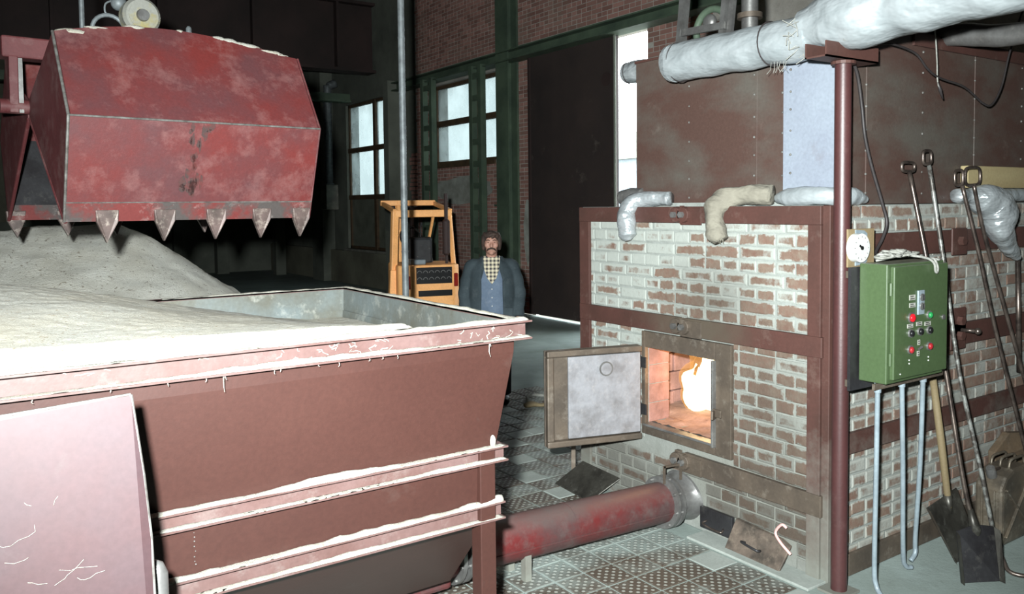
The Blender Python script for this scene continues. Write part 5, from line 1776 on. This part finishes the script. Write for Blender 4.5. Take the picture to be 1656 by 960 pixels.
for k in range(6):
    for r_ in range(2):
        fbuild(MB().tube(arc((0.32 + k * 0.094, -0.014, 1.02 + r_ * 0.09), 0.036, 0.2, PI - 0.2, 8), 0.005, 5), 'grille_loop', M['steel'], gr)
fbuild(MB().box(0.30, -0.01, 0.80, 0.84, 0.0, 0.88), 'tow_slot', M['black'], body)
for x in (0.09, 0.93):
    fbuild(MB().box(x + 0.01, -0.008, 0.90, x + 0.09, 0.03, 1.08) if x < 0.5 else MB().box(x - 0.06, 0.0, 0.92, x + 0.01, 0.05, 1.10), 'tail_lamp', M['tail'], body, bevel=0.01)
for x in (0.14, W - 0.14):
    wh = fbuild(MB().tube([(x - 0.09, 0.40, 0.26), (x - 0.08, 0.40, 0.26), (x + 0.08, 0.40, 0.26), (x + 0.09, 0.40, 0.26)], [0.22, 0.26, 0.26, 0.22], 24), 'rear_wheel', M['rubber'], smooth='edge')
    fbuild(MB().cyl((x - 0.10, 0.40, 0.26), (x + 0.10, 0.40, 0.26), 0.12, n=16), 'wheel_hub', M['orange'], wh)
    wh = fbuild(MB().tube([(x - 0.12, 1.75, 0.31), (x - 0.10, 1.75, 0.31), (x + 0.10, 1.75, 0.31), (x + 0.12, 1.75, 0.31)], [0.26, 0.31, 0.31, 0.26], 24), 'front_wheel', M['rubber'], smooth='edge')
    fbuild(MB().cyl((x - 0.13, 1.75, 0.31), (x + 0.13, 1.75, 0.31), 0.14, n=16), 'wheel_hub', M['orange'], wh)
gd_ = fbuild(MB().box(-0.02, 0.32, 1.86, W - 0.05, 0.42, 1.96), 'overhead_guard', M['orange'], bevel=0.015)
fbuild(MB().box(-0.02, 1.50, 2.02, W - 0.05, 1.58, 2.10), 'guard_crossbar', M['orange'], gd_, bevel=0.01)
for x in (0.0, W - 0.08):
    fbuild(MB().bar((x + 0.02, 0.37, 1.94), (x + 0.02, 1.54, 2.05), 0.06, 0.06), 'guard_rail', M['orange'], gd_, bevel=0.008)
fbuild(MB().bar((-0.03, 0.36, 0.95), (0.02, 0.37, 1.95), 0.10, 0.10), 'rear_post', M['orange'], bevel=0.01)
fbuild(MB().bar((-0.06, 0.36, 0.5), (-0.02, 0.36, 1.15), 0.16, 0.12), 'rear_post_foot', M['orange'], bevel=0.015)
fbuild(MB().bar((W - 0.02, 0.30, 1.0), (W - 0.08, 0.37, 1.95), 0.05, 0.07), 'rear_post', M['orange'], bevel=0.01)
fbuild(MB().bar((0.30, 1.55, 0.9), (0.28, 1.54, 2.10), 0.07, 0.07), 'front_post', M['orange'], bevel=0.01)
fbuild(MB().bar((W - 0.34, 1.45, 0.9), (W - 0.28, 0.6, 1.92), 0.04, 0.05), 'brace', M['orange'], bevel=0.008)
for x in (0.28, 0.62):
    fbuild(MB().box(x - 0.03, 2.0, 0.1, x + 0.03, 2.12, 2.1), 'mast_channel', M['girder'])
for zz in (1.0, 2.0):
    fbuild(MB().box(0.2, 2.0, zz, 0.7, 2.1, zz + 0.06), 'mast_crossbar', M['girder'])
for x in (0.25, 0.65):
    fbuild(MB().box(x - 0.05, 2.14, 0.06, x + 0.05, 3.0, 0.1).box(x - 0.05, 2.12, 0.06, x + 0.05, 2.16, 0.6), 'fork', M['darksteel'])
st_ = fbuild(MB().box(0.26, 0.55, 1.20, 0.66, 0.64, 1.58), 'seat_back', M['seat'], bevel=0.04)
fbuild(MB().box(0.24, 0.60, 1.20, 0.68, 1.05, 1.30), 'seat_cushion', M['seat'], bevel=0.04)
fbuild(MB().box(0.20, 0.14, 1.22, 0.46, 0.42, 1.29), 'cushion_cloth', M['conduit'], bevel=0.02)
fbuild(MB().tube(arc((0.44, 1.30, 1.56), 0.17, 0, 2 * PI, 24, (1, 0, 0), (0, 0.5, 0.86))[:-1], 0.015, 8, closed=True).tube([(0.44, 1.30, 1.56), (0.44, 1.45, 1.0)], 0.02, 8), 'steering_wheel', M['black'], smooth=True)
fbuild(MB().tube([(0.55, 1.1, 1.1), (0.58, 1.1, 1.70), (0.60, 1.1, 1.77)], [0.012, 0.012, 0.025], 8), 'gear_lever', M['black'])
fbuild(MB().tube([(W - 0.16, 0.26, 1.05), (W - 0.16, 0.26, 1.35)], 0.022, 10).tube([(W - 0.16, 0.26, 1.33), (W - 0.16, 0.26, 1.36), (W - 0.16, 0.26, 1.80), (W - 0.16, 0.26, 1.83)], [0.03, 0.06, 0.06, 0.03], 14).tube([(W - 0.16, 0.26, 1.8), (W - 0.16, 0.26, 2.18)], 0.03, 10), 'exhaust_stack', M['girder'], smooth='edge')
fbuild(MB().tube(smooth_path([(0.60, -0.01, 0.60), (0.68, -0.04, 0.45), (0.72, -0.03, 0.30)], 5), 0.01, 6), 'hose', M['black'])

# ================================================================== WORKER
wk = thing('person', 'man with moustache in dusty dark jacket and checked shirt standing behind the hopper', 'person', (4.585, 7.09, 0), math.radians(-33))


def remesh(o, vox, sm=6):
    m = o.modifiers.new('remesh', 'REMESH')
    m.mode = 'VOXEL'
    m.voxel_size = vox
    m.use_smooth_shade = True
    s_ = o.modifiers.new('smooth', 'SMOOTH')
    s_.factor = 0.6
    s_.iterations = sm
    return o


M['skin'] = paint('skin', (206, 160, 140), (190, 140, 122), scale=14, rough=0.55, fine=90)
M['hair'] = paint('dark_hair', (70, 54, 46), (46, 36, 32), scale=30, rough=0.7, fine=150, bump=0.5, stretch=(1, 1, 0.3))
M['jacket'] = paint('dusty_blue_grey_jacket', (84, 98, 104), (66, 80, 86), scale=5, dust=0.22, dustc=(140, 146, 148), rough=0.85, bump=0.2)
M['overall'] = paint('faded_blue_shirt', (128, 146, 168), (110, 128, 150), scale=6, dust=0.25, dustc=(170, 176, 184), rough=0.85)
M['trousers'] = paint('dark_trousers', (58, 60, 64), (46, 48, 52), scale=6, rough=0.85)
M['boot'] = paint('black_boot', (34, 32, 32), (26, 24, 24), scale=6, rough=0.6)


def _plaid():
    n = N('checked_shirt')
    tc = n.new('ShaderNodeTexCoord')
    p = n.sep(tc.outputs['Object'])
    a = n.math('GREATER_THAN', n.math('FRACT', n.math('MULTIPLY_ADD', p[0], 26.0, 50.0)), 0.5)
    b = n.math('GREATER_THAN', n.math('FRACT', n.math('MULTIPLY_ADD', p[2], 26.0, 50.0)), 0.5)
    s = n.math('MULTIPLY', n.math('ADD', a, b), 0.5)
    return n.done(n.mix(s, lin((196, 186, 160)), lin((50, 48, 52))), 0.85)


M['plaid'] = _plaid()
# skin body: one continuous surface
b = MB()
b.ball((0, 0.0, 1.635), (0.074, 0.092, 0.108), 18, 14)                       # cranium
b.ball((0, -0.028, 1.575), (0.058, 0.062, 0.075), 16, 12)                     # jaw
b.tube([(0, -0.078, 1.645), (0, -0.098, 1.615), (0, -0.106, 1.598), (0, -0.088, 1.588)], [0.009, 0.013, 0.017, 0.012], 8)   # nose
b.tube([(-0.05, -0.066, 1.658), (0, -0.082, 1.660), (0.05, -0.066, 1.658)], 0.011, 8)                                # brow
b.ball((0, -0.078, 1.527), (0.026, 0.022, 0.022))                             # chin
for s in (-1, 1):
    b.ball((s * 0.045, -0.062, 1.605), (0.024, 0.022, 0.026))                 # cheek
    b.ball((s * 0.076, 0.01, 1.625), (0.012, 0.022, 0.034))                   # ear
b.tube([(0, 0.015, 1.56), (0, 0.02, 1.45), (0, 0.02, 1.38)], [0.055, 0.06, 0.09], 14)
b.tube([(0, 0.0, 0.92), (0, 0.0, 1.05), (0, 0.01, 1.2), (0, 0.01, 1.34), (0, 0.01, 1.43)], [0.15, 0.14, 0.15, 0.16, 0.10], 18, flat=0.7)
ARM = {}
for s in (-1, 1):
    sh, el, wr_ = Vector((s * 0.185, 0.02, 1.385)), Vector((s * 0.265, 0.03, 1.10)), Vector((s * 0.262, -0.06, 0.865))
    ARM[s] = (sh, el, wr_)
    b.tube([(s * 0.10, 0.01, 1.39), sh, sh.lerp(el, 0.4), el, el.lerp(wr_, 0.4), wr_], [0.06, 0.06, 0.05, 0.042, 0.04, 0.028], 12)
    # hand: palm, four fingers, thumb
    pm_ = wr_ + Vector((0, -0.01, -0.05))
    b.tube([wr_, pm_, pm_ + Vector((0, -0.012, -0.045))], [0.027, 0.040, 0.036], 10, flat=0.75)
    for q, (oy, ln) in enumerate(((-0.036, 0.070), (-0.014, 0.080), (0.008, 0.074), (0.028, 0.058))):
        r0 = pm_ + Vector((0, oy, -0.045))
        b.tube([r0, r0 + Vector((-s * 0.006, -0.004, -ln * 0.45)), r0 + Vector((-s * 0.022, -0.01, -ln * 0.8)), r0 + Vector((-s * 0.034, -0.012, -ln))], [0.0095, 0.009, 0.0085, 0.006], 8)
    t0 = pm_ + Vector((-s * 0.01, -0.036, 0.01))
    b.tube([t0, t0 + Vector((-s * 0.014, -0.024, -0.03)), t0 + Vector((-s * 0.022, -0.028, -0.062))], [0.013, 0.011, 0.008], 8)
    b.tube([(s * 0.085, 0, 0.93), (s * 0.10, 0.0, 0.75), (s * 0.105, -0.01, 0.50), (s * 0.108, 0.015, 0.30), (s * 0.11, 0.02, 0.09)], [0.10, 0.088, 0.06, 0.055, 0.04], 14)
    b.tube([(s * 0.11, 0.03, 0.06), (s * 0.115, -0.06, 0.05), (s * 0.12, -0.15, 0.03)], [0.04, 0.04, 0.028], 10)
remesh(b.build('body', M['skin'], wk, local=True), 0.0075, 3)
for s in (-1, 1):
    e = MB().ball((s * 0.031, -0.079, 1.636), (0.012, 0.007, 0.005)).build('eye', M['skin'], wk, local=True, smooth=True)
    MB().ball((s * 0.031, -0.083, 1.636), (0.0085, 0.004, 0.0045)).build('shaded_iris', M['hair'], e, local=True, smooth=True)  # wide dark oval, eye-socket shadow put into it along with the pupil
    MB().tube([(s * 0.014, -0.090, 1.656), (s * 0.034, -0.092, 1.660), (s * 0.054, -0.078, 1.654)], [0.004, 0.006, 0.003], 6).build('eyebrow', M['hair'], wk, local=True)
MB().tube(smooth_path([(-0.044, -0.074, 1.552), (-0.026, -0.094, 1.570), (0, -0.104, 1.575), (0.026, -0.094, 1.570), (0.044, -0.074, 1.552)], 5), [0.005, 0.008, 0.010, 0.012, 0.013, 0.013, 0.013, 0.013, 0.013, 0.012, 0.012, 0.013, 0.013, 0.013, 0.013, 0.013, 0.012, 0.011, 0.010, 0.008, 0.005], 8, flat=0.7).build('moustache', M['hair'], wk, local=True, smooth=True)
MB().ball((0, -0.090, 1.553), (0.022, 0.008, 0.006)).build('lower_lip', M['skin'], wk, local=True, smooth=True)
h = MB()
h.ball((0, 0.018, 1.668), (0.088, 0.098, 0.085), 20, 12, disp=lambda q: 0.006 * noise.noise(q * 26))
h.ball((0, 0.055, 1.60), (0.080, 0.062, 0.105), 18, 12, disp=lambda q: 0.006 * noise.noise(q * 26))
for s in (-1, 1):
    h.tube([(s * 0.052, -0.052, 1.725), (s * 0.078, -0.030, 1.68), (s * 0.084, -0.005, 1.62), (s * 0.080, 0.01, 1.555)], [0.022, 0.022, 0.022, 0.014], 10)
h.tube(smooth_path([(-0.06, -0.060, 1.705), (-0.03, -0.083, 1.700), (0.0, -0.090, 1.712), (0.035, -0.083, 1.716), (0.062, -0.06, 1.705)], 4), 0.017, 8)
rh = random.Random(5)
for k in range(46):
    a = rh.uniform(0, 2 * PI)
    fr_ = math.cos(a) > 0.45                       # strands over the forehead stay short
    p0 = Vector((0.070 * math.sin(a), 0.012 - 0.082 * math.cos(a), 1.705 + rh.uniform(-0.01, 0.03)))
    ln = rh.uniform(0.02, 0.045) if fr_ else rh.uniform(0.10, 0.165)
    out = Vector((math.sin(a), -math.cos(a), 0))
    h.tube([p0, p0 + out * 0.018 + Vector((rh.uniform(-0.012, 0.012), 0, -ln * 0.5)), p0 + out * rh.uniform(0.008, 0.022) + Vector((rh.uniform(-0.02, 0.02), 0, -ln))], [0.016, 0.014, 0.004], 6)
remesh(h.build('hair', M['hair'], wk, local=True), 0.0045, 1)


def shell(rings, a0, a1, n, th):
    """open coat: rings are (z, rx, ry, cy); angle 0 is the front (-y)"""
    vs, fs = [], []
    for (z, rx, ry, cy) in rings:
        for layer in (0, th):
            for k in range(n + 1):
                a = a0 + (a1 - a0) * k / n
                vs.append(((rx + layer) * math.sin(a), cy - (ry + layer) * math.cos(a), z))
    st = 2 * (n + 1)
    for i in range(len(rings) - 1):
        for k in range(n):
            p, q = i * st + k, (i + 1) * st + k
            fs.append((p, p + 1, q + 1, q))
            p2, q2 = p + n + 1, q + n + 1
            fs.append((p2, q2, q2 + 1, p2 + 1))
        for k in (0, n):
            p, q = i * st + k, (i + 1) * st + k
            fs.append((p, q, q + n + 1, p + n + 1))
    for i in (0, len(rings) - 1):
        for k in range(n):
            p = i * st + k
            fs.append((p, p + n + 1, p + n + 2, p + 1))
    return vs, fs


rings = [(0.70, 0.235, 0.165, 0.01), (0.80, 0.235, 0.168, 0.01), (0.95, 0.225, 0.165, 0.01), (1.10, 0.215, 0.160, 0.01), (1.25, 0.215, 0.160, 0.012),
         (1.36, 0.205, 0.140, 0.015), (1.42, 0.165, 0.115, 0.02), (1.455, 0.110, 0.095, 0.02), (1.49, 0.088, 0.088, 0.02)]
jk = MB()
vs, fs = shell(rings, math.radians(28), math.radians(332), 40, 0.024)
jk.add([Vector(v) + Vector((0, 0, 0)) for v in vs], fs)
for s in (-1, 1):
    sh, el, wr_ = ARM[s]
    path = smooth_path([(s * 0.13, 0.015, 1.375), sh + Vector((s * 0.01, 0, 0)), sh.lerp(el, 0.5) + Vector((s * 0.02, 0, 0)), el + Vector((s * 0.01, 0, 0)), el.lerp(wr_, 0.5), wr_ + Vector((0, 0, 0.01))], 5)
    jk.tube(path, [0.085 - 0.022 * i / (len(path) - 1) + 0.004 * math.sin(i * 1.4) for i in range(len(path))], 16)
remesh(jk.build('jacket', M['jacket'], wk, local=True), 0.010, 4)
for s in (-1, 1):
    MB().prism([(s * 0.05, -0.080, 1.475), (s * 0.095, -0.095, 1.455), (s * 0.135, -0.155, 1.28), (s * 0.115, -0.170, 1.24), (s * 0.085, -0.150, 1.34)], (0, -0.014, 0.0)).build('lapel', M['jacket'], wk, local=True, bevel=0.004)
    MB().box(s * 0.16 - 0.05, -0.155, 0.86, s * 0.16 + 0.05, -0.135, 0.98).build('pocket', M['jacket'], wk, local=True, bevel=0.006)
ov = MB()
vs, fs = shell([(0.75, 0.19, 0.150, 0.01), (0.95, 0.185, 0.150, 0.01), (1.15, 0.18, 0.148, 0.012), (1.30, 0.175, 0.140, 0.012), (1.40, 0.13, 0.108, 0.015)], math.radians(-75), math.radians(75), 24, 0.012)
ov.add(vs, fs)
o_ = ov.build('blue_shirt', M['overall'], wk, local=True, smooth='edge')
for k in range(4):
    MB().ball((0.0, -0.158 + (0.012 if k == 3 else 0), 1.0 + k * 0.085), (0.007, 0.004, 0.007), 8, 6).build('shirt_button', M['white'], o_, local=True)
pv = MB()
N_ = 10
pv.prism([(-0.085, -0.098, 1.475), (-0.03, -0.108, 1.487), (0.03, -0.108, 1.487), (0.085, -0.098, 1.475), (0.072, -0.146, 1.36), (0.045, -0.160, 1.28), (0.0, -0.168, 1.22), (-0.045, -0.160, 1.28), (-0.072, -0.146, 1.36)], (0, -0.008, 0.0))
pv.build('checked_shirt', M['plaid'], wk, local=True)
for s in (-1, 1):
    MB().prism([(s * 0.008, -0.105, 1.468), (s * 0.05, -0.09, 1.50), (s * 0.085, -0.06, 1.50), (s * 0.075, -0.115, 1.43)], (0, -0.010, 0)).build('shirt_collar', M['plaid'], wk, local=True)
tq = MB()
for s in (-1, 1):
    tq.tube([(s * 0.075, 0.005, 0.98), (s * 0.10, 0.0, 0.78), (s * 0.108, -0.01, 0.50), (s * 0.112, 0.01, 0.28), (s * 0.112, 0.015, 0.08)], [0.125, 0.11, 0.088, 0.08, 0.075], 16)
remesh(tq.build('trousers', M['trousers'], wk, local=True), 0.012, 3)
for s in (-1, 1):
    bt = MB().tube([(s * 0.112, 0.04, 0.16), (s * 0.112, 0.035, 0.07)], [0.06, 0.062], 12).tube([(s * 0.112, 0.06, 0.045), (s * 0.115, -0.05, 0.045), (s * 0.12, -0.14, 0.04), (s * 0.12, -0.20, 0.036)], [0.045, 0.05, 0.048, 0.03], 12)
    remesh(bt.build('boot', M['boot'], wk, local=True), 0.010, 2)

# clots and threads of sawdust stuck to the rim of the hopper
ck = MB()
rc = random.Random(21)
for k in range(46):
    x = rc.choice((rc.uniform(0.2, 1.9), rc.uniform(0.9, 1.3), rc.uniform(1.6, 1.9)))
    z = ZR - 0.07 + rc.uniform(0.0, 0.06)
    q = Vector((x, Y0 + 0.046, z))
    pts = [q]
    for j in range(rc.randint(2, 4)):
        q = q + Vector((rc.uniform(-0.02, 0.02), 0, rc.uniform(-0.014, 0.008)))
        q.z = max(ZR - 0.066, min(ZR - 0.01, q.z))
        pts.append(q.copy())
    ck.tube(pts, rc.uniform(0.0008, 0.0022), 5)
for k in range(16):
    x = rc.choice((rc.uniform(0.1, 1.9), rc.uniform(0.7, 1.35), 1.72 + rc.uniform(-0.01, 0.01)))
    q = Vector((x, Y0 - 0.002, ZR - 0.076))
    ln = rc.uniform(0.003, 0.014) if rc.random() < 0.94 else 0.05
    ck.tube([q, q + Vector((rc.uniform(-0.004, 0.004), 0, -ln * 0.6)), q + Vector((rc.uniform(-0.006, 0.006), 0, -ln))], [0.0018, 0.0012, 0.0006], 5)
ck.build('sawdust_clots', M['sawdust'], label='clots and threads of sawdust clinging to the near hopper rim', cat='sawdust', kind='stuff')
